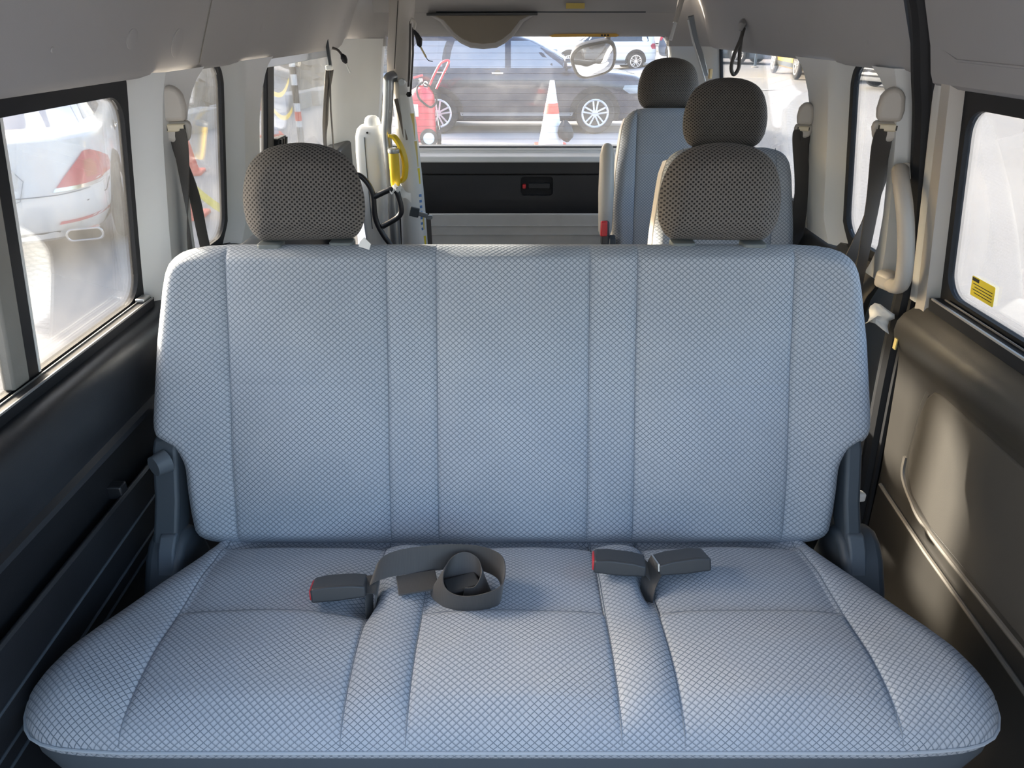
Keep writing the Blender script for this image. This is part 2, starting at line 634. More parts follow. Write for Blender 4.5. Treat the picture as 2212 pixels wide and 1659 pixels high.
wall = {}
for s in (-1, 1):
    nm = SIDE[s]
    # the painted body side below the windows, the root of the wall
    g = G()
    x_in, x_out = XC + s * 0.885, XC + s * 0.905
    y_end = 3.40
    y_beg = -0.35 if s < 0 else 1.66
    g.box(min(x_in, x_out), max(x_in, x_out), y_beg, y_end, -0.30, 0.80)
    wall[s] = struct('wall_' + nm, g, 'bodywhite', label='%s side wall of the van cabin with light pillars and dark lower trim' % nm, cat='wall')
    W = wall[s]
    # window openings along the side: (front edge, rear edge)
    # B pillar between the first and the second window
    yb0 = 1.515 if s < 0 else 1.675
    obj('pillar_cover', pillar(s, curve_y([0.84, 1.31], [yb0, yb0]),
                               curve_y([0.84, 0.87, 0.92, 1.0, 1.18, 1.24, 1.28, 1.30, 1.312], [1.82, 1.785, 1.745, 1.725, 1.718, 1.745, 1.79, 1.835, 1.87]), 0.06), 'pillar', W)
    # C pillar
    obj('pillar_cover', pillar(s, curve_y([0.84, 0.86, 0.90, 1.24, 1.285, 1.312], [1.985, 2.005, 2.045, 2.045, 2.03, 1.99]),
                               curve_y([0.84, 0.9, 1.15, 1.22, 1.28, 1.30, 1.312], [2.30, 2.275, 2.275, 2.30, 2.36, 2.41, 2.46]), 0.05), 'pillar', W)
    # D pillar, turning round the rear corner
    g = G()
    rows = []
    for i in range(25):
        z = 0.60 + (1.34 - 0.60) * i / 24
        row = []
        for j, (dy, d) in enumerate([(dy if s < 0 else 3.40 + (dy - 3.27) * 0.42, d) for dy, d in [(3.27, -0.012), (3.275, 0.0), (3.29, 0.02), (3.32, 0.035), (3.37, 0.05), (3.41, 0.075), (3.435, 0.11), (3.445, 0.15), (3.447, 0.185), (3.46, 0.190), (3.49, 0.190)]]):
            row.append((sx(s, max(z, 0.84), d), dy, z))
        rows.append(row)
    g.grid(rows)
    obj('corner_pillar_cover', g, 'pillar', W)
    # headliner panels with an open joint between them
    joint = 1.795 if s < 0 else 1.655
    if s < 0:
        obj('headliner_panel', G().grid(liner_rows(s, np.linspace(-0.35, joint + 0.02, 12))), 'liner', W)
        obj('joint_line', G().tube([liner_rows(s, [joint], 0.0015)[k][0] for k in range(3, 9)], 0.0008, 5), 'felt', W)
    obj('headliner_panel', G().grid(liner_rows(s, np.linspace(joint, 3.40, 12), 0.0016)), 'liner', W)
    g = G().grid([[(p[0] + s * 0.012, y, p[2]) for y, p in zip((joint - 0.03, joint + 0.03), r)] for r in liner_rows(s, [joint - 0.03, joint + 0.03])])
    obj('joint_backing', g, 'ink', W)  # unseen black sheet added to keep light from leaking through the joint
    rows = []
    for r in liner_rows(s, [3.40]):
        x, _, z = r[0]
        zc = max(z, 1.31)
        rows.append([(x, 3.395, zc), (x - s * 0.010, 3.42, zc), (x - s * 0.03, 3.436, zc), (x - s * 0.07, 3.448, zc), (XC + s * 0.60, 3.452, zc), (XC + s * 0.598, 3.50, zc)])
    x = XC + s * 0.62
    rows.append([(x, 3.395, 1.80), (x - s * 0.01, 3.42, 1.80), (x - s * 0.03, 3.436, 1.80), (x - s * 0.04, 3.448, 1.80), (XC + s * 0.56, 3.452, 1.80), (XC + s * 0.56, 3.50, 1.80)])
    obj('corner_liner', G().grid(rows), 'liner', W)
    # lower trim
    if s < 0:
        prof = [(0.850, -0.010), (0.850, 0.028), (0.8495, 0.036), (0.847, 0.046), (0.842, 0.056), (0.833, 0.064), (0.818, 0.070), (0.79, 0.072), (0.74, 0.066), (0.716, 0.060), (0.710, 0.060),
                (0.703, 0.069), (0.694, 0.071), (0.686, 0.060), (0.672, 0.040), (0.60, 0.022), (0.30, 0.018), (0.0, 0.018)]
        g = G().grid([[(XC + s * (0.865 - d), y, z) for y in np.linspace(-0.35, 2.02, 14)] for z, d in prof])
        obj('lower_trim', g, 'dark', W)
        # tray rim with its side
        g = G().prism([(0.020, 0.0), (0.052, 0.0), (0.052, 0.574), (0.047, 0.581), (0.040, 0.576), (0.036, 0.44), (0.020, 0.43)], -0.35, 1.40,
                      lambda d, z, y: (XC + s * (0.865 - d), y, z))
        obj('storage_tray', g, 'dark', W, bevel=0.003)
        g = G()
        g.box(-0.800, -0.752, 1.19, 1.215, 0.570, 0.598)
        obj('tray_divider', g, 'dark', W, bevel=0.003)
        for zz in (0.515, 0.455, 0.425):
            g = G().tube([(-0.748, 0.6, zz - 0.03), (-0.748, 1.37, zz)], 0.0035, 6)
            obj('ridge', g, 'dark2', W)
        # wedge shaped foot of the tray wall
        g = G().prism([(0.35, 0.0), (0.98, 0.0), (0.80, 0.70), (0.35, 0.72)], 0.0, 0.045, lambda y, z, d: (-0.782 + d * 0.3, y, z))
        obj('armrest_block', g, 'dark', W, bevel=0.012)
    ysec = np.linspace(2.0 if s < 0 else 1.72, 3.40, 12)
    prof = [(0.850, -0.010), (0.850, 0.014), (0.838, 0.024), (0.82, 0.040), (0.79, 0.052), (0.74, 0.058), (0.55, 0.060), (0.0, 0.060)]
    g = G().grid([[(XC + s * (0.865 - d), y, z) for y in ysec] for z, d in prof])
    obj('quarter_trim', g, 'dark' if s < 0 else 'doordark', W)
    # raised dark trim at the foot of the corner pillar
    g = G().prism(smooth_path([(2.98, 0.83, 0), (3.10, 0.90, 0), (3.22, 0.935, 0), (3.42, 0.94, 0)], 5) and
                  [(2.95, 0.40)] + [(p.x, p.y) for p in smooth_path([(2.95, 0.83, 0), (3.06, 0.895, 0), (3.20, 0.93, 0), (3.43, 0.935, 0)], 5)] + [(3.43, 0.40)],
                  0.0, 0.075, side(s))
    obj('corner_trim', g, 'dark', W, bevel=0.012)


# small round plugs and a long oval cover on the left headliner panel
def on_liner(s, y, z, d=0.0):
    prof = [(1.300, -0.012), (1.303, 0.012), (1.309, 0.028), (1.32, 0.036), (1.36, 0.046), (1.45, 0.070), (1.55, 0.105)]
    i = float(np.interp(z, [p[0] for p in prof], [p[1] for p in prof]))
    return (sx(s, z, i + d), y, z)


def plug(s, y, z, ry, rz, n=18, h=0.002):
    g = G()
    rows = []
    for k, dd in ((1.0, -0.002), (1.0, h * 0.6), (0.85, h), (0.01, h * 1.1)):
        rows.append([on_liner(s, y + ry * k * math.cos(2 * PI * j / n), z + rz * k * math.sin(2 * PI * j / n), dd) for j in range(n)])
    g.grid(rows, True)
    return g


for (y, z, ry, rz) in ((1.452, 1.374, 0.020, 0.017), (1.655, 1.363, 0.026, 0.027), (1.20, 1.364, 0.004, 0.004), (2.20, 1.388, 0.022, 0.014), (2.72, 1.395, 0.022, 0.013), (3.24, 1.400, 0.03, 0.013)):
    obj('plug', plug(-1, y, z, ry, rz), 'liner', wall[-1])
for (y, z) in ((2.47, 1.375), (2.10, 1.40), (1.86, 1.36)):
    obj('plug', plug(1, y, z, 0.007, 0.007, 10), 'liner', wall[1])

# ------------------------------------------------------------------ side windows
nwin = 0


def window(s, y0, y1, radii, label, z0=0.872, z1=1.285, seal=0.016, pad=0.02):
    """glass pane with its black rubber seal"""
    global nwin
    nwin += 1
    inner = rrect(y0, y1, z0, z1, radii)
    outer = rrect(y0 - pad, y1 + pad, z0 - 0.03, z1 + 0.03, 0.01)
    g = G().ring(outer, inner, -0.016, -0.002, side(s))
    w = struct('window_%d' % nwin, g, 'rubber', label=label, cat='window')
    gp = G().prism(inner, -0.012, -0.009, side(s))
    obj('pane', gp, 'glass', w, smooth=0)
    return w


w1 = window(-1, 0.42, 1.508, [0.05, 0.05, 0.05, 0.05], 'large left window with black sliding divider, white sedan outside', z1=1.276)
w2 = window(-1, 1.66, 2.037, [0.06, 0.06, 0.05, 0.06], 'narrow left window between two light pillars, belt hanging across it', z1=1.312)
w3 = window(-1, 2.20, 3.285, [0.02, 0.09, 0.05, 0.02], 'left rearmost window with a black sliding bar, cones outside', z1=1.300)
w4 = window(1, 1.66, 2.037, [0.06, 0.06, 0.05, 0.06], 'narrow right window beside the grab handle', z1=1.312)
w5 = window(1, 2.20, 3.395, [0.02, 0.09, 0.05, 0.02], 'right rearmost window with parked cars outside', z1=1.312)

# sliding divider of the first left window: felt covered post, black bar, pale edge
g = G().prism([(1.055, 0.872), (1.098, 0.872), (1.098, 1.276), (1.055, 1.276)], -0.016, 0.004, side(-1))
obj('divider_post', g, 'felt', w1, bevel=0.004)
g = G().prism([(1.099, 0.872), (1.128, 0.872), (1.128, 1.276), (1.099, 1.276)], -0.016, 0.000, side(-1))
obj('divider_bar', g, 'rubber', w1)
g = G().prism([(1.129, 0.872), (1.134, 0.872), (1.134, 1.276), (1.129, 1.276)], -0.016, 0.001, side(-1))
obj('divider_edge', g, 'paper', w1)
# window track of the first left window: black ledge with two bright rails
g = G().prism([(0.40, 0.846), (1.515, 0.846), (1.515, 0.870), (0.40, 0.870)], 0.002, 0.026, side(-1))
obj('window_track', g, 'rubber', w1, bevel=0.002)
g = G().prism([(0.40, 0.870), (1.50, 0.870), (1.50, 0.8722), (0.40, 0.8722)], 0.006, 0.008, side(-1))
obj('track_rail', g, 'raildark', w1)
g = G().prism([(0.40, 0.8675), (1.51, 0.8675), (1.51, 0.8715), (0.40, 0.8712)], 0.0235, 0.0262, side(-1))
obj('track_rail', g, 'raildark', w1)
g = G().prism([(1.475, 0.870), (1.508, 0.870), (1.508, 0.878), (1.475, 0.878)], 0.003, 0.022, side(-1))
obj('track_stop', g, 'alu', w1, bevel=0.002)
# third left window: aluminium head rail, black vertical bar, latch
g = G().prism([(2.41, 1.278), (3.285, 1.278), (3.285, 1.312), (2.41, 1.312)], -0.014, 0.004, side(-1))
obj('head_rail', g, 'steel', w3, bevel=0.002)
g = G().prism([(2.405, 1.308), (3.285, 1.308), (3.285, 1.318), (2.405, 1.318)], -0.010, 0.012, side(-1))
obj('head_gasket', g, 'rubber', w3)
g = G().prism([(2.42, 0.875), (2.49, 0.875), (2.49, 1.290), (2.42, 1.290)], -0.018, 0.003, side(-1))
obj('sliding_bar', g, 'rubber', w3, bevel=0.003)
g = G().prism([(2.492, 0.875), (2.512, 0.875), (2.512, 1.284), (2.492, 1.284)], -0.018, -0.004, side(-1))
obj('bar_edge', g, 'steel', w3)
g = G().prism(rrect(2.505, 2.60, 0.99, 1.062, 0.01, 3), -0.010, 0.014, side(-1))
obj('latch', g, 'rubber', w3, bevel=0.004)
for q in range(3):
    g = G().prism([(2.515 + q * 0.03, 0.995), (2.53 + q * 0.03, 0.995), (2.53 + q * 0.03, 1.058), (2.515 + q * 0.03, 1.058)], 0.014, 0.019, side(-1))
    obj('latch_rib', g, 'rubber', w3)

# ------------------------------------------------------------------ sliding door on the right
g = G().box(XC + 0.885, XC + 0.905, -0.35, 1.655, -0.30, 0.80)
door = struct('door_1', g, 'bodywhite', label='right sliding door with dark brown trim panel and large window', cat='door')
XD = 0.912                         # inner face of the door trim


def dpt(y, z, d=0.0):
    return (XD - d, y, z)


prof = [(0.842, -0.03), (0.842, -0.004), (0.836, 0.004), (0.82, 0.010), (0.805, 0.022), (0.785, 0.030), (0.76, 0.030), (0.735, 0.024), (0.715, 0.012), (0.70, 0.006), (0.66, 0.002), (0.40, -0.002), (0.0, -0.004)]
rear = curve_y([0.0, 0.25, 0.45, 0.6, 0.75, 0.80, 0.842], [1.555, 1.555, 1.575, 1.595, 1.610, 1.60, 1.575])
g = G()
rows = []
for z, d in prof:
    yr = rear(z)
    rows.append([dpt(-0.35 + (yr - 0.03 + 0.35) * t, z, d) for t in np.linspace(0, 1, 14)] + [dpt(yr - 0.008, z, d - 0.004), dpt(yr, z, d - 0.02), dpt(yr, z, -0.035)])
g.grid(rows)
obj('door_trim', g, 'doordark', door)
# raised cloth insert with a groove round it
ins = [(-0.30, 0.405), (1.30, 0.418), (1.395, 0.440), (1.435, 0.475), (1.448, 0.52), (1.448, 0.62), (1.438, 0.665), (1.42, 0.688), (1.39, 0.695), (1.30, 0.693), (-0.30, 0.675)]
cy, cz = 0.9, 0.55


def grow(poly, e):
    return [(y + (e if y > cy else -e), z + (e if z > cz else -e)) for y, z in poly]


g = G().prism(ins, -0.004, 0.009, lambda y, z, d: dpt(y, z, d))
obj('cloth_insert', g, 'panelfelt', door, bevel=0.005)
g = G().ring(grow(ins, 0.016), grow(ins, 0.001), -0.004, 0.0035, lambda y, z, d: dpt(y, z, d))
obj('insert_bead', g, 'doordark', door, bevel=0.003)
g = G().tube([dpt(y, z, 0.002) for y, z in [(1.535, 0.375), (1.30, 0.352), (0.9, 0.33), (-0.3, 0.30)]], 0.0055, 8)
obj('trim_ridge', g, 'bead', door)
g = G().tube([dpt(y, z, 0.003) for y, z in smooth_path([(1.462, 0.50, 0), (1.452, 0.455, 0), (1.40, 0.424, 0), (1.30, 0.402, 0), (0.9, 0.395, 0), (-0.3, 0.385, 0)], 6) for y, z in [(y, z)]] if False else
             [dpt(p.x, p.y, 0.003) for p in smooth_path([(1.462, 0.50, 0), (1.452, 0.455, 0), (1.40, 0.424, 0), (1.30, 0.402, 0), (0.9, 0.395, 0), (-0.3, 0.385, 0)], 6)], 0.0065, 8)
obj('trim_ridge', g, 'bead', door)
# upper door lining and window pillar
ylist = np.linspace(-0.35, 1.598, 12)
lp = [(1.282, -0.012), (1.284, 0.010), (1.292, 0.024), (1.31, 0.030), (1.36, 0.036), (1.45, 0.058), (1.55, 0.095), (1.66, 0.17)]
g = G().grid([[(sx(1, z, d), y, z) for y in ylist] + [(sx(1, z, d - 0.01), 1.604, z), (sx(1, z, -0.03), 1.606, z)] for z, d in lp])
obj('upper_door_lining', g, 'liner', door)
g = G().tube([(sx(1, 1.372, 0.036), 1.585, 1.43), (sx(1, 1.345, 0.034), 1.560, 1.355), (sx(1, 1.337, 0.033), 1.50, 1.337), (sx(1, 1.335, 0.033), 1.30, 1.335), (sx(1, 1.335, 0.033), 0.6, 1.335)], 0.003, 6)
obj('lining_crease', g, 'liner', door)
g = pillar(1, curve_y([0.80, 1.31], [1.522, 1.522]), curve_y([0.80, 1.31], [1.585, 1.575]), 0.036, 0.815, 1.305, 12, 10, 0.6)
obj('pillar_cover', g, 'beige', door)
g = pillar(1, curve_y([0.80, 1.31], [1.585, 1.575]), curve_y([0.80, 1.31], [1.625, 1.618]), 0.028, 0.83, 1.305, 12, 8, 0.7)
obj('pillar_cover', g, 'pillar', door)
w6 = window(1, 0.42, 1.508, [0.05, 0.05, 0.05, 0.05], 'large window of the right sliding door with yellow warning sticker', z0=0.880, z1=1.252, pad=0.03)
g = G().prism([(0.40, 0.840), (1.515, 0.840), (1.515, 0.868), (0.40, 0.868)], 0.002, 0.028, side(1))
obj('window_track', g, 'rubber', w6, bevel=0.002)
g = G().prism([(0.40, 0.866), (1.505, 0.866), (1.505, 0.8705), (0.40, 0.8705)], 0.0235, 0.0282, side(1))
obj('track_rail', g, 'raildark', w6)
g = G().prism([(0.40, 0.870), (1.49, 0.870), (1.49, 0.8735), (0.40, 0.8735)], 0.006, 0.008, side(1))
obj('track_rail', g, 'raildark', w6)
# door opening seal
sp = smooth_path([(sx(1, 1.62, 0.120), 1.640, 1.62), (sx(1, 1.45, 0.050), 1.630, 1.45), (sx(1, 1.3, 0.020), 1.642, 1.3), (sx(1, 1.2, 0.004), 1.652, 1.2), (sx(1, 0.95, -0.004), 1.650, 0.95), (0.922, 1.652, 0.82), (0.920, 1.640, 0.62), (0.918, 1.605, 0.28), (0.918, 1.60, 0.0)], 8)
seal = G().tube(sp, 0.024, 10)
seal_o = struct('trim_1', seal, 'rubber', label='thick black rubber seal down the edge of the sliding door opening', cat='door seal')
obj('seal_lip', G().tube([(p.x + 0.004, p.y - 0.030, p.z) for p in sp], 0.009, 8), 'rubber', seal_o)
obj('jamb', G().ribbon([(p.x + 0.035, p.y - 0.01, p.z) for p in sp], [Vector((0, 1, 0))] * len(sp), 0.16, 0.01), 'rubber', seal_o)  # dark jamb strip added to stop light leaking past the door

# ------------------------------------------------------------------ roof and tailgate
g = G()
prof = [(-0.66, 1.64), (-0.60, 1.71), (-0.50, 1.755), (-0.30, 1.79), (0.0, 1.80), (0.30, 1.79), (0.50, 1.755), (0.60, 1.71), (0.66, 1.64)]
rows = [[(XC + x, y, z) for x, z in prof] for y in np.linspace(-0.35, 3.46, 10)]
g.grid(rows)
g2 = [[(XC + x, y, z + 0.04) for x, z in prof] for y in np.linspace(-0.35, 3.46, 10)]
g.grid(g2)
struct('ceiling', g, 'liner', label='grey headliner across the roof of the van', cat='ceiling')

# tailgate: outer skin below the window is the root
g = G().box(XC - 0.72, XC + 0.72, 3.58, 3.61, -0.1, 0.87)
gate = struct('door_2', g, 'bodywhite', label='rear tailgate with large window and black inner panel', cat='door')
YT = 3.475


def tail(x, z, d):
    return (x, YT - d, z)


g = G()
rows = []
for z, d in ((1.347, -0.04), (1.347, -0.002), (1.352, 0.012), (1.365, 0.022), (1.40, 0.028), (1.438, 0.030), (1.444, 0.036), (1.50, 0.06), (1.60, 0.11), (1.70, 0.17), (1.78, 0.24)):
    rows.append([(XC + x, YT - d - 0.0 * x, z) for x in np.linspace(-0.64, 0.615, 25)])
g.grid(rows)
obj('header_trim', g, 'liner', gate)
g = G().tube([(XC - 0.38, YT - 0.031, 1.441), (XC + 0.49, YT - 0.031, 1.441)], 0.004, 6)  # dark tube stands in for the shadow line of the header step
obj('header_shadow_line', g, 'dark2', gate)
# cover of the high stop lamp: a bowl shaped shell hanging over the glass
cov = [(-0.345, 1.428), (-0.30, 1.405), (-0.255, 1.352), (-0.215, 1.322), (-0.175, 1.305), (-0.12, 1.300), (-0.065, 1.305), (-0.030, 1.322), (0.008, 1.352), (0.05, 1.405), (0.098, 1.430)]
g = G().prism(cov, 0.005, 0.062, tail)
cv = obj('stop_lamp_cover', g, 'liner', gate, bevel=0.008)
inn = [(x * 0.90 - 0.0125, 1.428 + (z - 1.428) * 0.84) for x, z in cov]
g = G().prism(inn, 0.060, 0.067, tail)
obj('cover_panel', g, plain('brown grey cover', (0.20, 0.175, 0.14), 0.7), cv, bevel=0.003)
g = G().prism([(-0.352, 1.426), (0.105, 1.428), (0.105, 1.438), (-0.352, 1.436)], 0.004, 0.074, tail)
obj('cover_lip', g, 'dark', cv, bevel=0.002)
# side members of the tailgate frame
for s in (-1, 1):
    e = 0.022 if s < 0 else 0
    g = G().prism([(0.618 + e, 0.20), (0.72, 0.20), (0.72, 1.36), (0.60 + e, 1.36), (0.585 + e, 1.345), (0.61 + e, 1.31), (0.618 + e, 1.28)], -0.06, 0.0,
                  lambda x, z, d: (XC + s * x, YT - d + 0.005, z))
    obj('side_member', g, 'pillar' if s < 0 else 'pillar', gate, bevel=0.004)
# rear window with black seal, heater wires
nwin += 1
inner = rrect(XC - 0.640, XC + 0.618, 0.895, 1.347, [0.05, 0.05, 0.04, 0.04])
outer = rrect(XC - 0.68, XC + 0.66, 0.86, 1.385, 0.03)
g = G().ring(outer, inner, -0.05, -0.02, tail)
rw = struct('window_%d' % nwin, g, 'rubber', label='rear tailgate window with thin heater wires and dusty glass', cat='window')
obj('pane', G().prism(inner, -0.045, -0.041, tail), 'rearglass', rw, smooth=0)
g = G()
for k in range(15):
    z = 0.925 + k * 0.0275
    g.box(XC - 0.605, XC + 0.605, YT + 0.0388, YT + 0.0405, z - 0.00035, z + 0.00035)
hwire = obj('heater_wire', g, plain('heater wire', (0.22, 0.18, 0.15), 0.6), rw, smooth=0)
hwire['kind'] = 'stuff'
obj('roof_spoiler', G().box(XC - 0.66, XC + 0.66, 3.50, 3.76, 1.44, 1.50), 'bodywhite', gate, bevel=0.015)
# window sill of the tailgate: three steps of painted metal
for pr_, m in (([(0.900, -0.045), (0.884, -0.004), (0.879, -0.002), (0.877, 0.004)], 'pillar'), ([(0.877, 0.004), (0.872, 0.006), (0.860, 0.040), (0.856, 0.042)], 'bodywhite'), ([(0.856, 0.042), (0.852, 0.044), (0.842, 0.048), (0.836, 0.046), (0.836, -0.01)], 'pillar')):  # light on the up-facing middle step put into its whiter paint
    g = G().grid([[(XC + x, YT - d, z) for x in (-0.62, 0, 0.62)] for z, d in pr_])
    obj('sill_step', g, m, gate)
# black inner panel with a joint, and a recessed handle
g = G().box(XC - 0.64, XC + 0.64, YT - 0.022, YT + 0.03, 0.778, 0.838)
obj('upper_panel', g, 'dark', gate, bevel=0.006)
g = G()
hx0, hx1, hz0, hz1 = 0.040, 0.188, 0.682, 0.768
hole = rrect(hx0, hx1, hz0, hz1, 0.015, 4)
outl = rrect(XC - 0.64, XC + 0.64, 0.30, 0.774, 0.004, 4)
g.ring(outl, hole, -0.01, 0.020, tail)
lpn = obj('lower_panel', g, 'dark', gate, smooth=20)
g = G().prism(rrect(hx0 - 0.004, hx1 + 0.004, hz0 - 0.004, hz1 + 0.004, 0.016, 4), -0.014, -0.002, tail)
obj('handle_recess', g, 'rubber', lpn)
g = G().prism(rrect(hx0 + 0.036, hx1 - 0.012, 0.712, 0.738, 0.006, 3), -0.004, 0.014, tail)
obj('pull_handle', g, 'dark', lpn, bevel=0.003)
g = G().prism(rrect(hx0 + 0.008, hx0 + 0.024, 0.712, 0.732, 0.004, 3), -0.004, 0.010, tail)
obj('lock_button', g, 'red', lpn, bevel=0.002)

# gas struts of the tailgate on the right
st = thing('gas_strut', 'pale grey gas strut slanting beside the rear window, right of the mirror', 'strut', (0.60, 3.05, 1.34))
obj('cylinder', G().tube([(0.628, 3.06, 1.50), (0.600, 3.03, 1.40)], 0.0095, 10), 'beige', st)
obj('rod', G().tube([(0.602, 3.032, 1.406), (0.584, 3.01, 1.343)], 0.0065, 10), 'pillar', st)

# stickers on the tailgate header
g = G().box(0.222, 0.298, YT - 0.066, YT - 0.056, 1.452, 1.472)
tag(obj('sticker', g, plain('ochre label', (0.55, 0.42, 0.10), 0.5), None, smooth=0), 'small ochre label stuck on the tailgate header above the window', 'sticker')
g = G().prism([(0.155, 1.350), (0.18, 1.357), (0.44, 1.359), (0.452, 1.352), (0.44, 1.346), (0.30, 1.347), (0.17, 1.345)], 0.018, 0.024, tail)
stk = tag(obj('warning_label', g, plain('orange label', (0.62, 0.36, 0.06), 0.5), None, smooth=0), 'long orange warning label at the top of the rear window above the mirror', 'label')
for xx in (0.375, 0.388, 0.401):
    obj('print_bar', G().prism([(xx, 1.349), (xx + 0.008, 1.349), (xx + 0.008, 1.356), (xx, 1.356)], 0.024, 0.0246, tail), 'ink', stk, smooth=0)


# ------------------------------------------------------------------ upholstery
def poly_dist(P, poly):
    """distance of points P (n,2) to the closed loop poly (m,2)"""
    A = poly
    B = np.roll(poly, -1, axis=0)
    best = np.full(len(P), 9.0)
    for a, b in zip(A, B):
        ab = b - a
        L = float(ab @ ab)
        if L < 1e-12:
            continue
        t = np.clip(((P - a) @ ab) / L, 0, 1)
        d = np.linalg.norm(P - (a + t[:, None] * ab), axis=1)
        best = np.minimum(best, d)
    return best


def pad(tab, seams, fn, place, r, h, T, rb, ns=80, nb=12, extra=(), hseams=(), nmid=6, uo=(0, 0), asym=None):
    """stuffed cushion: outline from tab (s, half width) rows; front relief fn(x, s); closed at the back at depth T"""
    ts = np.array([t[0] for t in tab])
    th = np.array([t[1] for t in tab])
    s0, s1 = ts[0], ts[-1]
    ss = list(s0 + (s1 - s0) * (1 - np.cos(np.pi * np.linspace(0, 1, ns + 1))) / 2)
    for q in hseams:
        ss += [q - 0.012, q - 0.006, q - 0.003, q, q + 0.003, q + 0.006, q + 0.012]
    for a, b, n in extra:
        ss += list(np.linspace(a, b, n))
    ss = np.unique(np.round(ss, 5))
    keep = [0]
    for i in range(1, len(ss)):
        if ss[i] - ss[keep[-1]] > 0.0009 or i == len(ss) - 1:
            keep.append(i)
    ss = ss[keep]
    fine = np.linspace(s0, s1, 260)
    fh = np.interp(fine, ts, th)
    cx = np.interp(fine, ts, asym) if asym is not None else 0 * fine
    outline = np.array([(-w + c, q) for w, q, c in zip(fh, fine, cx)] + [(w + c, q) for w, q, c in list(zip(fh, fine, cx))[::-1]])
    cl = (1 - np.cos(np.pi / 2 * np.linspace(0, 1, nb + 1)))     # clustered at 0
    rows = []
    for s in ss:
        w = float(np.interp(s, ts, th))
        c = float(np.interp(s, ts, asym)) if asym is not None else 0.0
        if seams:
            mid = []
            for i, q in enumerate(seams):
                mid += [q - 0.010, q - 0.005, q - 0.0022, q, q + 0.0022, q + 0.005, q + 0.010]
                if i < len(seams) - 1:
                    mid += list(np.linspace(q + 0.010, seams[i + 1] - 0.010, nmid + 2)[1:-1])
            a, b = mid[0], mid[-1]
            if w < b + 0.004:
                k = (w - 0.004) / b
                mid = [m * k for m in mid]
                a, b = mid[0], mid[-1]
            xsr = [-w + (a + w) * t for t in cl[:-1]] + mid + [w - (w - b) * t for t in cl[:-1][::-1]]
        else:
            xsr = list(c - w * np.cos(np.pi * np.linspace(0, 1, 2 * nb + 1)))
        rows.append([(x, s) for x in xsr])
    nr, nc = len(rows), len(rows[0])
    P = np.array([p for rr_ in rows for p in rr_])
    e = poly_dist(P, outline)
    q = np.clip(e / r, 0, 1)
    d = -h * (1 - np.sqrt(np.clip(1 - (1 - q) ** 2, 0, 1))) + fn(P[:, 0], P[:, 1]) * np.clip(q * 1.5, 0, 1)
    qb = np.clip(e / rb, 0, 1)
    db = -T + (T - h) * (1 - np.sqrt(np.clip(1 - (1 - qb) ** 2, 0, 1)))
    g = G()
    g.v = [place(x, s, z) for (x, s), z in zip(P, d)]
    N = nr * nc
    border = [j for j in range(nc)] + [i * nc + nc - 1 for i in range(1, nr)] + [(nr - 1) * nc + j for j in range(nc - 2, -1, -1)] + [i * nc for i in range(nr - 2, 0, -1)]
    bset = {}
    back = {}
    for k in range(N):
        back[k] = N + k
    g.v += [place(x, s, z) for (x, s), z in zip(P, db)]
    for i in range(nr - 1):
        for j in range(nc - 1):
            a, b, c, dd = i * nc + j, i * nc + j + 1, (i + 1) * nc + j + 1, (i + 1) * nc + j
            g.f.append((a, b, c, dd))
            g.f.append((N + dd, N + c, N + b, N + a))
    m = len(border)
    for i in range(m):
        a, b = border[i], border[(i + 1) % m]
        g.f.append((b, a, N + a, N + b))
    V3 = np.column_stack([P[:, 0], P[:, 1], d]).reshape(nr, nc, 3)
    dv = np.linalg.norm(np.diff(V3[:, :, 1:], axis=0), axis=2)
    cv = np.vstack([np.zeros((1, nc)), np.cumsum(dv, axis=0)])
    im = nr // 2
    cv = cv - cv[im:im + 1] + V3[im:im + 1, :, 1]
    jm = nc // 2
    cv = np.repeat(cv[:, jm:jm + 1], nc, axis=1)
    uvx = np.column_stack([P[:, 0], cv.ravel()]) + np.array(uo)
    g.uv = np.vstack([uvx, uvx + np.array([0.003, 0.003])])
    return g


def gauss(x, m, w):
    return np.exp(-((x - m) / w) ** 2)


def tilt_place(y0, z0, th, x0=0.0, yaw=0.0):
    c, sn = math.cos(th), math.sin(th)
    cyw, syw = math.cos(yaw), math.sin(yaw)

    def f(x, s, d):
        lx, ly, lz = x, sn * s - c * d, c * s + sn * d
        return (x0 + lx * cyw - ly * syw, y0 + lx * syw + ly * cyw, z0 + lz)
    return f


HEAD_TAB = [(0.0, 0.084), (0.004, 0.093), (0.010, 0.100), (0.020, 0.107), (0.035, 0.1135), (0.055, 0.1163), (0.08, 0.1165), (0.105, 0.1125), (0.125, 0.1062), (0.142, 0.0985), (0.156, 0.0865), (0.166, 0.073), (0.1735, 0.057), (0.1785, 0.037), (0.181, 0.018), (0.1818, 0.005)]


M['sleeve'] = plain('grey guide sleeve', (0.17, 0.19, 0.19), 0.4)


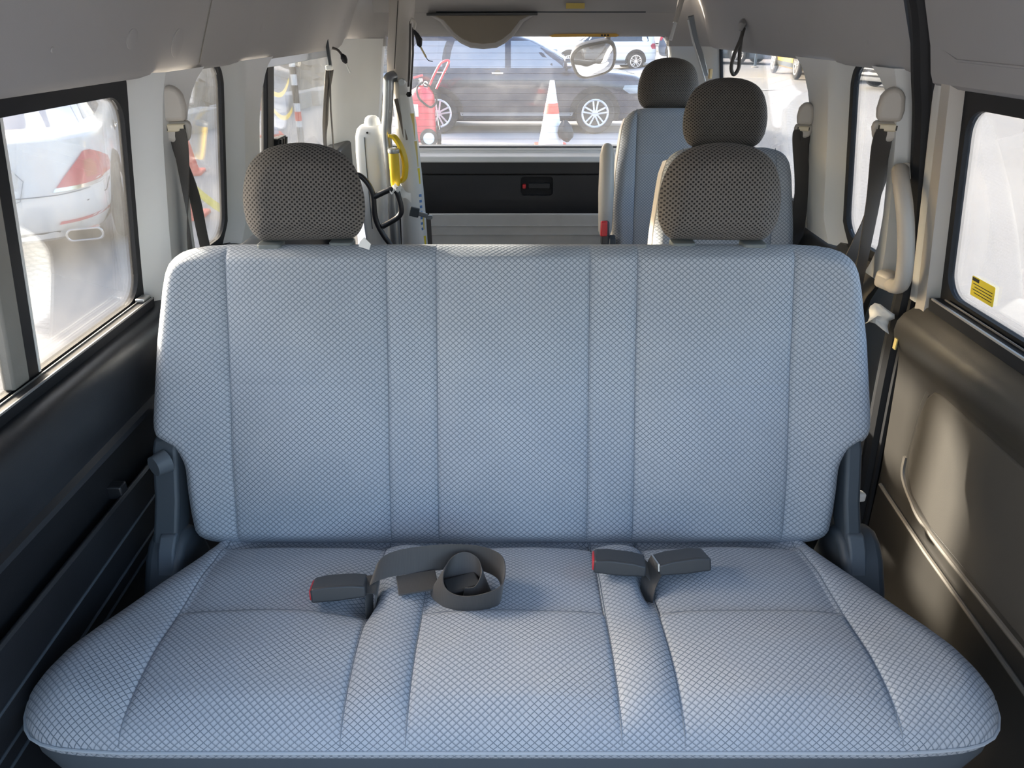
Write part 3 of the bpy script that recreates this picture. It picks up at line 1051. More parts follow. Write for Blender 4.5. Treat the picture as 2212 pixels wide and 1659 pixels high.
def headrest(parent, x0, y0, z0, th, yaw=0.0, sc=1.0, nb=14, ns=34, sleeve='sleeve', wide=1.0):
    pl = tilt_place(y0, z0, th, x0, yaw)
    tab = [(s * sc, w * sc * wide) for s, w in HEAD_TAB]

    def fn(x, s):
        return 0.012 * (1 - (x / (0.12 * sc)) ** 2)
    g = pad(tab, [], fn, pl, 0.052 * sc, 0.040 * sc, 0.105 * sc, 0.06, ns=ns, nb=nb)
    hr = obj('headrest', g, 'head', parent, smooth=0)
    hr.data.shade_smooth()
    for k in (-1, 1):
        a = pl(k * 0.062 * sc, -0.055, -0.05)
        b = pl(k * 0.062 * sc, 0.03, -0.05)
        obj('post', G().tube([a, b], 0.006, 10), 'chrome', hr)
        c = Vector(pl(k * 0.068 * sc, -0.004, -0.030))
        gg = G().prism(rrect(-0.023, 0.023, -0.024, 0.016, 0.008, 3), -0.012, 0.0035, lambda p, q, d: tuple(c + Vector((p, q, d))))
        obj('guide_sleeve', gg, sleeve, hr, bevel=0.002)
    return hr


# ------------------------------------------------------------------ the three-seat bench
bench = thing('bench_seat', 'wide grey blue patterned three-seat bench with two charcoal headrests in the foreground', 'seat', (0, 1.0, 0.0))
TH = math.radians(19.06)
place_back = tilt_place(1.191, 0.455, TH)
BACK = [(0.0, 0.585), (0.002, 0.600), (0.007, 0.620), (0.015, 0.634), (0.028, 0.643), (0.066, 0.649), (0.110, 0.653), (0.150, 0.655), (0.165, 0.658), (0.178, 0.664), (0.188, 0.672), (0.198, 0.688), (0.207, 0.702),
        (0.218, 0.710), (0.232, 0.714), (0.252, 0.714), (0.30, 0.709), (0.40, 0.698), (0.50, 0.682), (0.53, 0.675), (0.548, 0.667), (0.560, 0.656), (0.570, 0.641), (0.577, 0.621), (0.582, 0.590), (0.5845, 0.545)]
BACK = [(q * 1.026, w) for q, w in BACK]
SEAMS = [-0.548, -0.241, -0.146, 0.149, 0.240, 0.540]


def back_relief(x, s):
    z = np.full_like(x, 0.010)
    for q in SEAMS:
        z -= 0.0045 * gauss(x, q, 0.0035) + 0.003 * gauss(x, q, 0.018)
    for a, b in zip(SEAMS[:-1], SEAMS[1:]):
        t = np.clip((x - a) / (b - a), 0, 1)
        z += (0.010 if b - a > 0.2 else 0.0035) * np.sin(np.pi * t)
    # hollow between the back rests, bolsters at the sides
    z -= 0.010 * (gauss(x, -0.19, 0.045) + gauss(x, 0.195, 0.045)) * np.sin(np.pi * np.clip(s / 0.58, 0, 1))
    z += 0.012 * np.clip((np.abs(x) - 0.55) / 0.10, 0, 1)
    z += 0.008 * gauss(s, 0.17, 0.10)
    inl = ((x > -0.545) & (x < -0.243)) | ((x > 0.24) & (x < 0.538)) | ((x > -0.145) & (x < 0.148))
    z -= np.where(inl, 0.0016 * gauss(s, 0.330, 0.004), 0)
    rng = np.sin(x * 31.0 + s * 17.0) * np.sin(s * 23.0 - x * 11.0)
    return z + 0.0012 * rng


gb = pad(BACK, SEAMS, back_relief, place_back, 0.042, 0.030, 0.12, 0.05, ns=70, nb=14, nmid=6, hseams=(0.33,), extra=((0.155, 0.248, 16), (0.56, 0.5995, 12)))
backrest = obj('backrest', gb, 'fabric', bench, smooth=0)
backrest.data.shade_smooth()


def stitch(parent, pts, r=0.0007):
    obj('seam', G().tube(pts, r, 5), 'thread', parent)


def relief_point(place, tab, fnc, x, s, r, h, lift=0.0):
    ts = np.array([t[0] for t in tab])
    th = np.array([t[1] for t in tab])
    fine = np.linspace(ts[0], ts[-1], 200)
    fh = np.interp(fine, ts, th)
    outline = np.array([(-w, q) for w, q in zip(fh, fine)] + [(w, q) for w, q in list(zip(fh, fine))[::-1]])
    e = poly_dist(np.array([[x, s]]), outline)[0]
    q = min(1, e / r)
    d = -h * (1 - math.sqrt(max(0, 1 - (1 - q) ** 2))) + float(fnc(np.array([x]), np.array([s]))[0]) * min(1, q * 1.5)
    return place(x, s, d + lift)


for q in SEAMS:
    stitch(backrest, [relief_point(place_back, BACK, back_relief, q, s, 0.042, 0.030, 0.0006) for s in np.linspace(0.004, 0.598, 40)])

# seat cushion
CUSH = [(0.726, 0.560), (0.729, 0.615), (0.733, 0.655), (0.740, 0.684), (0.751, 0.706), (0.766, 0.722), (0.788, 0.736), (0.815, 0.746), (0.850, 0.745), (0.90, 0.734), (0.95, 0.711), (1.03, 0.668), (1.10, 0.630), (1.15, 0.604), (1.20, 0.585), (1.26, 0.570)]
CSEAM = [-0.565, -0.247, -0.153, 0.158, 0.249, 0.562]


def place_cush(x, s, d):
    return (x, s, 0.500 + d)


def cush_relief(x, s):
    z = np.full_like(x, 0.0)
    for q in CSEAM:
        z -= 0.004 * gauss(x, q, 0.0035) + 0.003 * gauss(x, q, 0.016)
    for a, b in zip(CSEAM[:-1], CSEAM[1:]):
        t = np.clip((x - a) / (b - a), 0, 1)
        z += (0.007 if b - a > 0.2 else 0.007) * np.sin(np.pi * t)
    z += 0.006 * np.clip((np.abs(x) - 0.57) / 0.08, 0, 1)
    inl = ((x > -0.56) & (x < -0.25)) | ((x > 0.25) & (x < 0.558)) | ((x > -0.15) & (x < 0.156))
    # rear panels lie a little deeper than the front ones
    step = 1 / (1 + np.exp(-(s - 0.962) / 0.004))
    z -= np.where(inl, 0.006 * step + 0.0022 * gauss(s, 0.960, 0.004), 0)
    z += 0.012 * gauss(s, 0.86, 0.09)
    z -= 0.026 * np.clip((s - 1.05) / 0.13, 0, 1) ** 1.5 + 0.022 * np.clip((s - 1.160) / 0.02, 0, 1)
    # the slits where the belts come through
    z -= 0.030 * gauss(x, -0.249, 0.012) * gauss(s, 1.010, 0.045)
    z -= 0.030 * gauss(x, 0.238, 0.012) * gauss(s, 1.035, 0.055)
    z -= 0.010 * gauss(x, -0.27, 0.045) * gauss(s, 1.0, 0.06)
    rng = np.sin(x * 27.0 + s * 13.0) * np.sin(s * 31.0 - x * 9.0)
    return z + 0.0012 * rng


gc = pad(CUSH, CSEAM, cush_relief, place_cush, 0.080, 0.044, 0.075, 0.02, ns=64, nb=14, nmid=7, hseams=(0.960,), extra=((0.726, 0.80, 18), (0.97, 1.09, 16)), uo=(0.003, 0.4))
cushion = obj('cushion', gc, 'fabric', bench, smooth=0)
cushion.data.shade_smooth()
for q in CSEAM:
    stitch(cushion, [relief_point(place_cush, CUSH, cush_relief, q, s, 0.080, 0.044, 0.0006) for s in np.linspace(0.728, 1.22, 46)], 0.0010)
for a, b in ((-0.555, -0.255), (-0.147, 0.152), (0.255, 0.552)):
    stitch(cushion, [relief_point(place_cush, CUSH, cush_relief, x, 0.960, 0.080, 0.044, 0.0002) for x in np.linspace(a, b, 14)], 0.0009)


def cush_loop(off, z):
    fr = [(w, s) for s, w in CUSH]
    loop = [(-w, s) for w, s in fr[::-1]] + [(w, s) for w, s in fr]
    out = []
    for x, y in loop:
        L = math.hypot(x, (y - 1.1))
        out.append((x * (1 - off / max(abs(x), 0.3)), y + (off if y < 0.9 else 0), z))
    return out


obj('piping', G().tube(cush_loop(-0.001, 0.4555), 0.0028, 8), 'piping', cushion)
lo = []
for off, z in ((0.004, 0.4545), (0.0035, 0.42), (0.016, 0.36), (0.034, 0.29), (0.05, 0.25)):
    lo.append(cush_loop(off, z))
obj('skirt', G().grid(lo), 'skirt', bench)
for fx in (-0.50, 0.50):
    for fy in (0.86, 1.14):
        obj('leg', G().box(fx - 0.03, fx + 0.03, fy - 0.025, fy + 0.025, 0.0, 0.40), 'blacksteel', bench, bevel=0.004)
headrest(bench, -0.396, 1.390, 1.024, math.radians(10), yaw=0.10, wide=0.985)
headrest(bench, 0.398, 1.390, 1.024, math.radians(10), yaw=-0.05)

# hinge covers at both ends of the bench
for s in (-1, 1):
    poly = [(1.155, 0.47), (1.19, 0.455), (1.235, 0.50), (1.275, 0.62), (1.284, 0.655), (1.272, 0.672), (1.252, 0.672), (1.236, 0.655), (1.200, 0.56), (1.16, 0.49)]
    x0 = 0.650 if s > 0 else -0.700
    x1 = 0.682 if s > 0 else -0.652
    g = G().prism(poly, x0, x1, lambda y, z, d: (d, y, z))
    obj('hinge_cover', g, 'dark2', bench, bevel=0.007, seg=3)
    dome = [(1.075, 0.36), (1.105, 0.42), (1.135, 0.467), (1.16, 0.490), (1.19, 0.500), (1.22, 0.492), (1.25, 0.46), (1.27, 0.40), (1.275, 0.34)]
    x0, x1 = (0.640, 0.722) if s > 0 else (-0.712, -0.640)
    g = G().prism(dome, x0, x1, lambda y, z, d: (d, y, z))
    hb = obj('hinge_housing', g, 'dark2', bench, bevel=0.016, seg=4)
    xx = 0.668 if s > 0 else -0.668
    g = G().prism([(1.118, 0.440), (1.142, 0.485), (1.162, 0.506), (1.178, 0.506), (1.172, 0.47), (1.14, 0.43)], xx - 0.016, xx + 0.016, lambda y, z, d: (d, y, z))
    obj('release_lever', g, 'skirt', hb, bevel=0.004)
# round cap in the left hinge cover
c0 = (-0.676, 1.232, 0.628)
obj('hinge_cap', G().tube([(c0[0] - 0.012, c0[1] - 0.024, c0[2] + 0.006), (c0[0] + 0.004, c0[1] - 0.002, c0[2] + 0.006)], [0.020, 0.024], 16), 'skirt', bench)


# ------------------------------------------------------------------ belt buckles and the coiled lap belt on the cushion
def buckle(name_label, c, ax, roll, red=True, L=0.092, Wd=0.052, H=0.028, red_sign=1):
    ax = Vector(ax).normalized()
    up = Vector((0, 0, 1))
    sd = up.cross(ax).normalized()
    up = ax.cross(sd).normalized()
    up = (up * math.cos(roll) + sd * math.sin(roll)).normalized()
    sd = up.cross(ax).normalized()
    t = thing('seat_belt_buckle', name_label, 'belt buckle', c)
    c = Vector(c)
    prof = [(-L / 2, -H * 0.42), (-L / 2, H * 0.30), (-L * 0.25, H * 0.46), (0.02, H * 0.52), (L / 2 - 0.002, H * 0.42), (L / 2, H * 0.30), (L / 2, -H * 0.45), (0, -H * 0.5)]
    g = G().prism(prof, -Wd / 2, Wd / 2, lambda p, q, d: tuple(c + ax * p + up * q + sd * d))
    obj('body', g, 'buckle', t, bevel=0.0035, seg=3)
    if red:
        g = G().prism(rrect(-Wd * 0.44, Wd * 0.44, -H * 0.34, H * 0.33, 0.004, 3), L / 2 - 0.004, L / 2 + 0.0022, lambda p, q, d: tuple(c + ax * d + sd * p + up * q))
        obj('release_button', g, 'red', t, bevel=0.001)
    return t, ax, up, sd


c = Vector((-0.298, 0.998, 0.522))
t, ax, up, sd = buckle('black belt buckle with red button lying left of the coiled belt', c, (-1, -0.12, -0.03), -0.28)
pts = smooth_path([c - ax * 0.040, c - ax * 0.062 + Vector((0, 0, -0.003)), (-0.234, 1.000, 0.511), (-0.238, 0.998, 0.490), (-0.244, 0.996, 0.455)], 5)
obj('strap', G().ribbon(pts, [Vector((0, 1, 0.12))] * len(pts), 0.040, 0.002), 'web', t)
c = Vector((0.193, 1.058, 0.526))
t, ax, up, sd = buckle('black belt buckle with red button, left one of the pair beside the right slit', c, (-1, 0.10, 0.03), -0.25)
pts = smooth_path([c - ax * 0.040, (0.245, 1.050, 0.514), (0.255, 1.034, 0.494), (0.246, 1.020, 0.455)], 5)
obj('strap', G().ribbon(pts, [Vector((0.15, 1, 0.15)), ] * len(pts), 0.034, 0.002), 'web', t)
c = Vector((0.305, 1.060, 0.527))
t, ax, up, sd = buckle('black belt tongue housing without red button, right one of the pair', c, (1, 0.10, 0.05), 0.30, red=False, L=0.094)
g = G().prism([(-0.024, -0.004), (0.024, -0.004), (0.024, 0.010), (-0.024, 0.010)], -0.049, -0.046, lambda p, q, d: tuple(c + ax * d + sd * p + up * q))
obj('metal_edge', g, 'alu', t)
pts = smooth_path([c - ax * 0.044, (0.254, 1.047, 0.518), (0.242, 1.028, 0.500), (0.238, 1.012, 0.455)], 5)
obj('strap', G().ribbon(pts, [Vector((-0.35, 1, 0.1))] * len(pts), 0.044, 0.002), 'web', t)

# the coil
coil = thing('coiled_lap_belt', 'black lap belt rolled into loose loops in the middle of the cushion', 'seat belt', (-0.12, 1.03, 0.50))
P, S = [], []


def put(p, sd_):
    P.append(Vector(p) + Vector((0.002, -0.024, -0.006)))
    S.append(Vector(sd_).normalized())


put((-0.249, 1.006, 0.462), (0.05, 1, 0.1))
put((-0.250, 1.020, 0.512), (0.12, 0.9, 0.25))
put((-0.243, 1.042, 0.540), (0.25, 0.8, 0.5))
put((-0.215, 1.058, 0.548), (0.2, 0.7, 0.75))
put((-0.165, 1.074, 0.546), (0.05, 0.55, 0.85))
put((-0.110, 1.085, 0.543), (0, 0.35, 1))
put((-0.060, 1.082, 0.542), (0, 0.3, 1))
put((-0.026, 1.062, 0.541), (0.15, 0.2, 1))
put((-0.017, 1.030, 0.538), (0.15, 0.05, 1))
put((-0.024, 0.996, 0.532), (0.1, -0.1, 1))
put((-0.060, 0.980, 0.528), (0, -0.15, 1))
put((-0.096, 0.984, 0.526), (0.05, -0.2, 1))
put((-0.124, 1.004, 0.528), (0.35, -0.2, 0.9))
put((-0.132, 1.030, 0.533), (0.5, 0.1, 0.8))
put((-0.118, 1.056, 0.538), (0.4, 0.4, 0.8))
put((-0.088, 1.066, 0.540), (0.1, 0.6, 0.8))
put((-0.058, 1.054, 0.536), (-0.2, 0.5, 0.85))
put((-0.046, 1.028, 0.530), (-0.4, 0.2, 0.9))
put((-0.060, 1.006, 0.526), (-0.2, -0.2, 1))
put((-0.086, 1.004, 0.524), (0.2, -0.2, 1))
pts = smooth_path(P, 6)
sds = smooth_path(S, 6)
obj('webbing', G().ribbon(pts, sds, 0.046, 0.0015), 'web', coil)
c = Vector((-0.088, 1.008, 0.514))
g = G().obox(c, Vector((1, 0.35, 0.05)).normalized(), Vector((-0.35, 1, 0)).normalized(), (0, 0, 1), 0.062, 0.040, 0.022)
obj('tongue_housing', g, 'buckle', coil, bevel=0.004)
g = G().obox((-0.166, 1.014, 0.518), Vector((1, 0.25, 0.0)).normalized(), Vector((-0.25, 1, 0.2)).normalized(), Vector((0, -0.2, 1)).normalized(), 0.07, 0.042, 0.004)
obj('folded_end', g, 'web', coil, bevel=0.0015)

# shred of paper by the left headrest
g = G().prism([(0, 0), (0.022, -0.006), (0.026, 0.004), (0.012, 0.016), (0.003, 0.008)], 0, 0.002, lambda p, q, d: (-0.290 + p * 0.9, 1.372 + d + q * 0.3, 1.020 + q))
tag(obj('paper_scrap', g, 'paper', None), 'tiny white paper shred on the bench top at the foot of the left headrest', 'scrap')


# ------------------------------------------------------------------ single seats behind
def single_seat(label, x0, y0, z0, hwid, L, arm=False, hsc=1.0):
    t = thing('single_seat', label, 'seat', (x0, y0, 0.0))
    th = math.radians(13)
    pl = tilt_place(y0, z0, th, x0)
    w = hwid
    tab = [(0.0, w * 0.93), (0.01, w * 1.0), (0.05, w * 1.03), (0.20, w * 1.06), (L * 0.6, w * 1.02), (L - 0.08, w * 0.93), (L - 0.045, w * 0.89), (L - 0.025, w * 0.83), (L - 0.012, w * 0.75), (L - 0.004, w * 0.63), (L, w * 0.5)]
    sm = [-w * 0.66, w * 0.66]

    def fn(x, s):
        z = 0.006 * np.cos(x / w * 1.3)
        for q in sm:
            z = z - 0.004 * gauss(x, q, 0.004) - 0.002 * gauss(x, q, 0.015)
        return z - 0.002 * gauss(s, L - 0.17, 0.004) * (np.abs(x) < w * 0.66) + 0.012 * np.clip((np.abs(x) - w * 0.66) / (w * 0.3), 0, 1)
    g = pad(tab, sm, fn, pl, 0.035, 0.030, 0.11, 0.04, ns=46, nb=10, nmid=12, hseams=(L - 0.17,))
    b = obj('backrest', g, 'fabric', t, smooth=0)
    b.data.shade_smooth()
    for q in sm:
        stitch(b, [relief_point(pl, tab, fn, q, s, 0.035, 0.030, 0.0006) for s in np.linspace(0.01, L - 0.004, 20)], 0.0012)
    # cushion and base
    tabc = [(0.0, w * 0.9), (0.01, w), (0.05, w * 1.06), (0.35, w * 1.05), (0.44, w * 1.0), (0.46, w * 0.9)]
    gcu = pad(tabc, [], lambda x, s: 0 * x, lambda x, s, d: (x0 + x, y0 - 0.42 + s, z0 + 0.02 + d), 0.05, 0.04, 0.11, 0.03, ns=18, nb=8)
    cu = obj('cushion', gcu, 'fabric', t, smooth=0)
    cu.data.shade_smooth()
    obj('base', G().box(x0 - w * 0.8, x0 + w * 0.8, y0 - 0.34, y0 - 0.02, 0.0, z0 - 0.08), 'dark', t, bevel=0.01)
    # side shell of the backrest
    tss, thh = [q[0] for q in tab], [q[1] for q in tab]
    for s in (-1, 1):
        rows = []
        for q in np.linspace(0.02, L - 0.035, 16):
            e = s * (float(np.interp(q, tss, thh)) + 0.003)
            rows.append([pl(e - s * 0.012, q, -0.028), pl(e, q, -0.036), pl(e + s * 0.002, q, -0.07), pl(e, q, -0.098), pl(e - s * 0.02, q, -0.112)])
        obj('side_shell', G().grid(rows), 'beige', t)
    headrest(t, x0, y0 + math.sin(th) * (L + 0.01) + 0.045, z0 + math.cos(th) * (L + 0.012) - 0.020, math.radians(8), sc=hsc, nb=10, ns=24, sleeve='rubber')
    if arm:
        ax_ = x0 - w * 1.05 - 0.035
        g = G().tube([pl(ax_ - x0, 0.085, 0.0), pl(ax_ - x0, 0.092, 0.0), pl(ax_ - x0, 0.11, 0.0), pl(ax_ - x0, 0.25, 0.0), pl(ax_ - x0, 0.39, 0.0), pl(ax_ - x0, 0.42, 0.0), pl(ax_ - x0, 0.432, 0.0), pl(ax_ - x0, 0.436, 0.0)], [0.006, 0.018, 0.026, 0.030, 0.028, 0.022, 0.014, 0.004], 14)
        obj('armrest', g, 'beige', t)
        g = G().prism([(0.0, -0.03), (0.115, -0.012), (0.125, 0.0), (0.11, 0.02), (0.0, 0.04)], -0.012, 0.012, lambda s_, d, e: pl(ax_ + 0.028 - x0 + e, s_ - 0.03, d))
        obj('recline_lever', g, 'dark2', t, bevel=0.004)
    return t


single_seat('single grey blue seat with dark headrest standing close behind the bench', 0.632, 2.085, 0.505, 0.203, 0.590, hsc=1.06)
single_seat('rearmost single grey blue seat with raised armrest beside the tailgate', 0.600, 2.83, 0.565, 0.193, 0.565, arm=True, hsc=1.0)

# buckle with red button by the rear seat
t = thing('seat_belt_buckle', 'small black buckle with bright red button at the foot of the rearmost seat', 'belt buckle', (0.345, 2.78, 0.66))
obj('body', G().obox((0.352, 2.775, 0.685), (1, 0.1, 0), (-0.1, 1, 0), (0, 0.2, 1), 0.030, 0.030, 0.085), 'buckle', t, bevel=0.006)
obj('release_button', G().obox((0.345, 2.755, 0.705), (1, 0.1, 0), (-0.1, 1, 0), (0, 0.2, 1), 0.026, 0.012, 0.055), 'red', t, bevel=0.004)
obj('strap', G().box(0.340, 0.366, 2.776, 2.780, 0.40, 0.66), 'web', t)


# ------------------------------------------------------------------ shoulder belts on the pillars
def belt_anchor(label, s, y, z, inset, strap_paths, sc=1.0, lean=0.0):
    base = Vector((sx(s, z, inset), y, z))
    t = thing('shoulder_belt', label, 'seat belt', tuple(base))
    fw = Vector((-s * 0.35, -1, 0)).normalized()         # the cover looks towards the front of the van
    inn_ = Vector((-s, 0.35, 0)).normalized()
    upv = Vector((0, 0, 1))

    def P3(p, q, d):
        return tuple(base + inn_ * (p * sc) + upv * (q * sc) + fw * (d * sc))
    # rounded cap
    cap = [(-0.026, -0.036), (0.026, -0.036), (0.030, -0.010), (0.027, 0.018), (0.018, 0.034), (0.002, 0.040), (-0.014, 0.036), (-0.024, 0.020), (-0.029, -0.010)]
    g = G().prism(cap, -0.02, 0.030, P3)
    cp = obj('anchor_cover', g, 'beige', t, bevel=0.010 * sc, seg=4)
    g = G().prism([(-0.030, -0.036), (0.030, -0.036), (0.033, -0.052), (0.026, -0.078), (0.012, -0.084), (-0.012, -0.082), (-0.026, -0.076), (-0.032, -0.052)], -0.018, 0.018, P3)
    lw = obj('belt_guide', g, 'beige', t, bevel=0.008 * sc, seg=3)
    g = G().prism([(-0.021, -0.041), (0.021, -0.041), (0.021, -0.058), (-0.021, -0.058)], 0.016, 0.024, P3)
    obj('guide_plate', g, plain('ivory plastic', (0.70, 0.62, 0.46), 0.4, var=0.02), lw, bevel=0.003)
    for xx in (-0.019, 0.019):
        g = G().prism([(xx - 0.0018, -0.044), (xx + 0.0018, -0.044), (xx + 0.0018, -0.055), (xx - 0.0018, -0.055)], 0.0235, 0.0246, P3)
        obj('slot', g, 'ink', lw, smooth=0)
    for pts, w, sd_ in strap_paths:
        pp = [Vector(P3(*p)) if len(p) == 3 else Vector(p[:3]) for p in pts]
        pp = smooth_path(pp, 5)
        ss_ = smooth_path([Vector(q) for q in sd_], 5)
        obj('strap', G().ribbon(pp, ss_, w, 0.002), 'web', t)
    return t


def wpt(p):
    return (*p, 0)


# left belt at the pillar behind the first window
belt_anchor('black shoulder belt hanging from the beige guide on the left pillar', -1, 1.605, 1.252, 0.050, [
    ([(0.004, -0.052, 0.020), (0.004, -0.090, 0.021), wpt((-0.700, 1.610, 1.08)), wpt((-0.716, 1.615, 0.96)), wpt((-0.728, 1.62, 0.82))], 0.034,
     [(1, -0.25, 0), (1, -0.25, 0), (0.6, -0.6, 0), (0.16, -1, 0), (0.15, -1, 0)]),
    ([(-0.010, -0.056, 0.006), (-0.010, -0.095, 0.004), wpt((-0.708, 1.665, 1.06)), wpt((-0.724, 1.71, 0.95)), wpt((-0.740, 1.76, 0.82))], 0.032,
     [(1, -0.2, 0), (1, -0.2, 0.1), (0.9, -0.35, 0.1), (0.9, -0.4, 0.1), (0.9, -0.4, 0.1)]),
], sc=0.90)
# right belt close to the bench
belt_anchor('black shoulder belt hanging from the beige guide above the grab handle', 1, 1.712, 1.240, 0.050, [
    ([(0.004, -0.052, 0.020), (0.008, -0.090, 0.022), wpt((0.833, 1.72, 1.03)), wpt((0.845, 1.735, 0.86)), wpt((0.850, 1.74, 0.66))], 0.046,
     [(1, 0.3, 0), (1, 0.3, 0.05), (0.8, 0.4, 0.05), (0.7, 0.5, 0.05), (0.7, 0.5, 0.05)]),
    ([(-0.016, -0.060, 0.006), (-0.014, -0.10, 0.004), wpt((0.846, 1.75, 1.00)), wpt((0.838, 1.79, 0.86)), wpt((0.835, 1.83, 0.66))], 0.042,
     [(1, 0.2, 0), (1, 0.2, 0), (0.7, 0.5, 0), (0.9, 0.4, 0), (0.9, 0.4, 0)]),
], sc=0.92)
# right belt of the single seat
belt_anchor('black shoulder belt hanging from the beige guide of the seat behind the bench', 1, 2.225, 1.168, 0.050, [
    ([(0.006, -0.052, 0.018), (0.006, -0.09, 0.018), wpt((0.856, 2.215, 0.95)), wpt((0.866, 2.225, 0.78)), wpt((0.872, 2.235, 0.62))], 0.050,
     [(1, 0.3, 0), (1, 0.3, 0.05), (1, 0.35, 0.05), (1, 0.35, 0.05), (1, 0.35, 0.05)]),
    ([(-0.016, -0.060, 0.004), (-0.016, -0.10, 0.0), wpt((0.872, 2.27, 0.95)), wpt((0.880, 2.28, 0.78)), wpt((0.884, 2.29, 0.62))], 0.040,
     [(1, 0.3, 0), (1, 0.3, 0.05), (1, 0.35, 0.05), (1, 0.35, 0.05), (1, 0.35, 0.05)]),
], sc=0.78)

# grab handle on the right pillar
gh = thing('grab_handle', 'cream grab handle on the right pillar between window and door seal', 'handle', (0.86, 1.63, 0.98))
pth = smooth_path([(0.872, 1.680, 1.100), (0.846, 1.655, 1.110), (0.834, 1.612, 1.088), (0.836, 1.578, 1.040), (0.845, 1.562, 0.98), (0.856, 1.560, 0.915), (0.866, 1.580, 0.875), (0.874, 1.630, 0.858), (0.890, 1.672, 0.862)], 6)
obj('grip', G().tube(pth, [0.015] * 6 + [0.0172] * (len(pth) - 12) + [0.018] * 6, 14), 'beige', gh)
obj('mount', G().tube([(0.890, 1.690, 1.100), (0.862, 1.668, 1.104)], 0.021, 16), 'beige', gh)
obj('mount', G().obox((0.875, 1.655, 0.862), (1, 0.3, 0), (-0.3, 1, 0), (0, 0, 1), 0.04, 0.05, 0.042), 'beige', gh, bevel=0.012, seg=3)

# coat hook with a black strap loop, right side
hk = thing('strap_hook', 'black strap loop hanging from a hook in front of the right rearmost window', 'strap', (0.775, 2.80, 1.38))
obj('hook', G().tube([(0.800, 2.83, 1.395), (0.785, 2.80, 1.400), (0.776, 2.785, 1.392), (0.774, 2.78, 1.377)], [0.016, 0.014, 0.012, 0.006], 10), 'liner', hk)
lp_ = smooth_path([(0.786, 2.79, 1.385), (0.780, 2.786, 1.350), (0.764, 2.786, 1.300), (0.760, 2.788, 1.260), (0.772, 2.79, 1.238), (0.786, 2.79, 1.258), (0.784, 2.79, 1.300), (0.782, 2.788, 1.350), (0.788, 2.792, 1.383)], 6)
obj('strap_loop', G().tube(lp_, 0.0065, 8), 'web', hk)

# guide rail of the belt near the rear right corner
br = thing('belt_height_rail', 'slim grey belt rail running down the rear right corner behind the headrest', 'belt rail', (0.70, 3.10, 1.30))
obj('rail', G().ribbon(smooth_path([(0.660, 3.05, 1.422), (0.690, 3.08, 1.350), (0.722, 3.10, 1.290), (0.755, 3.12, 1.215)], 5), [Vector((1, -0.4, 0.25))] * 16, 0.020, 0.010), 'steel', br)
obj('rail_edge', G().ribbon(smooth_path([(0.650, 3.045, 1.412), (0.682, 3.07, 1.335), (0.715, 3.09, 1.270), (0.752, 3.11, 1.195)], 5), [Vector((1, -0.4, 0.25))] * 16, 0.006, 0.010), 'pillar', br)
obj('belt_tab', G().obox((0.757, 3.06, 1.225), (1, 0.3, 0), (-0.3, 1, 0), (0, 0, 1), 0.012, 0.01, 0.035), plain('tan tab', (0.62, 0.45, 0.22), 0.5), br, bevel=0.002)

# left rear belt: bracket hanging at the third window with two thin straps
lb = thing('hanging_belt', 'thin black belt with steel bracket hanging in front of the left rearmost window', 'seat belt', (-0.69, 3.04, 1.32))
obj('hook', G().tube([(-0.735, 3.08, 1.375), (-0.705, 3.06, 1.390), (-0.688, 3.05, 1.385), (-0.683, 3.045, 1.365)], [0.016, 0.018, 0.014, 0.006], 10), 'liner', lb)
obj('bracket', G().obox((-0.690, 3.045, 1.315), (1, 0, 0.05), (0, 1, 0), (-0.05, 0, 1), 0.012, 0.014, 0.13), 'dark2', lb, bevel=0.003)
obj('bracket_foot', G().obox((-0.691, 3.04, 1.247), (1, 0, 0.05), (0, 1, 0), (-0.05, 0, 1), 0.026, 0.014, 0.018), 'white', lb, bevel=0.004)
pp = smooth_path([(-0.691, 3.045, 1.24), (-0.712, 3.045, 1.15), (-0.727, 3.045, 1.06), (-0.737, 3.045, 0.99), (-0.739, 3.045, 0.90)], 5)
obj('strap', G().ribbon(pp, smooth_path([(1, 0.3, 0), (0.6, 1, 0), (0.5, 0.8, 0), (0.2, 1, 0), (0.2, 1, 0)], 5), 0.030, 0.002), 'web', lb)
obj('cord', G().tube([(-0.690, 3.045, 1.24), (-0.702, 3.045, 1.10), (-0.708, 3.045, 0.90)], 0.0035, 6), 'web', lb)
# key-like tag dangling from the same corner
kt = thing('pull_tag', 'black teardrop tag with a pale stick end hanging beside the left belt bracket', 'tag', (-0.63, 3.03, 1.29))
obj('cord', G().tube(smooth_path([(-0.672, 3.045, 1.315), (-0.652, 3.04, 1.308), (-0.636, 3.035, 1.290)], 4), 0.005, 8), 'web', kt)
obj('bulb', G().tube([(-0.638, 3.035, 1.294), (-0.632, 3.033, 1.284), (-0.627, 3.031, 1.272), (-0.622, 3.03, 1.262)], [0.005, 0.012, 0.011, 0.004], 10), 'rubber', kt)
obj('stick', G().tube([(-0.623, 3.03, 1.262), (-0.610, 3.03, 1.228)], 0.0035, 6), 'pillar', kt)

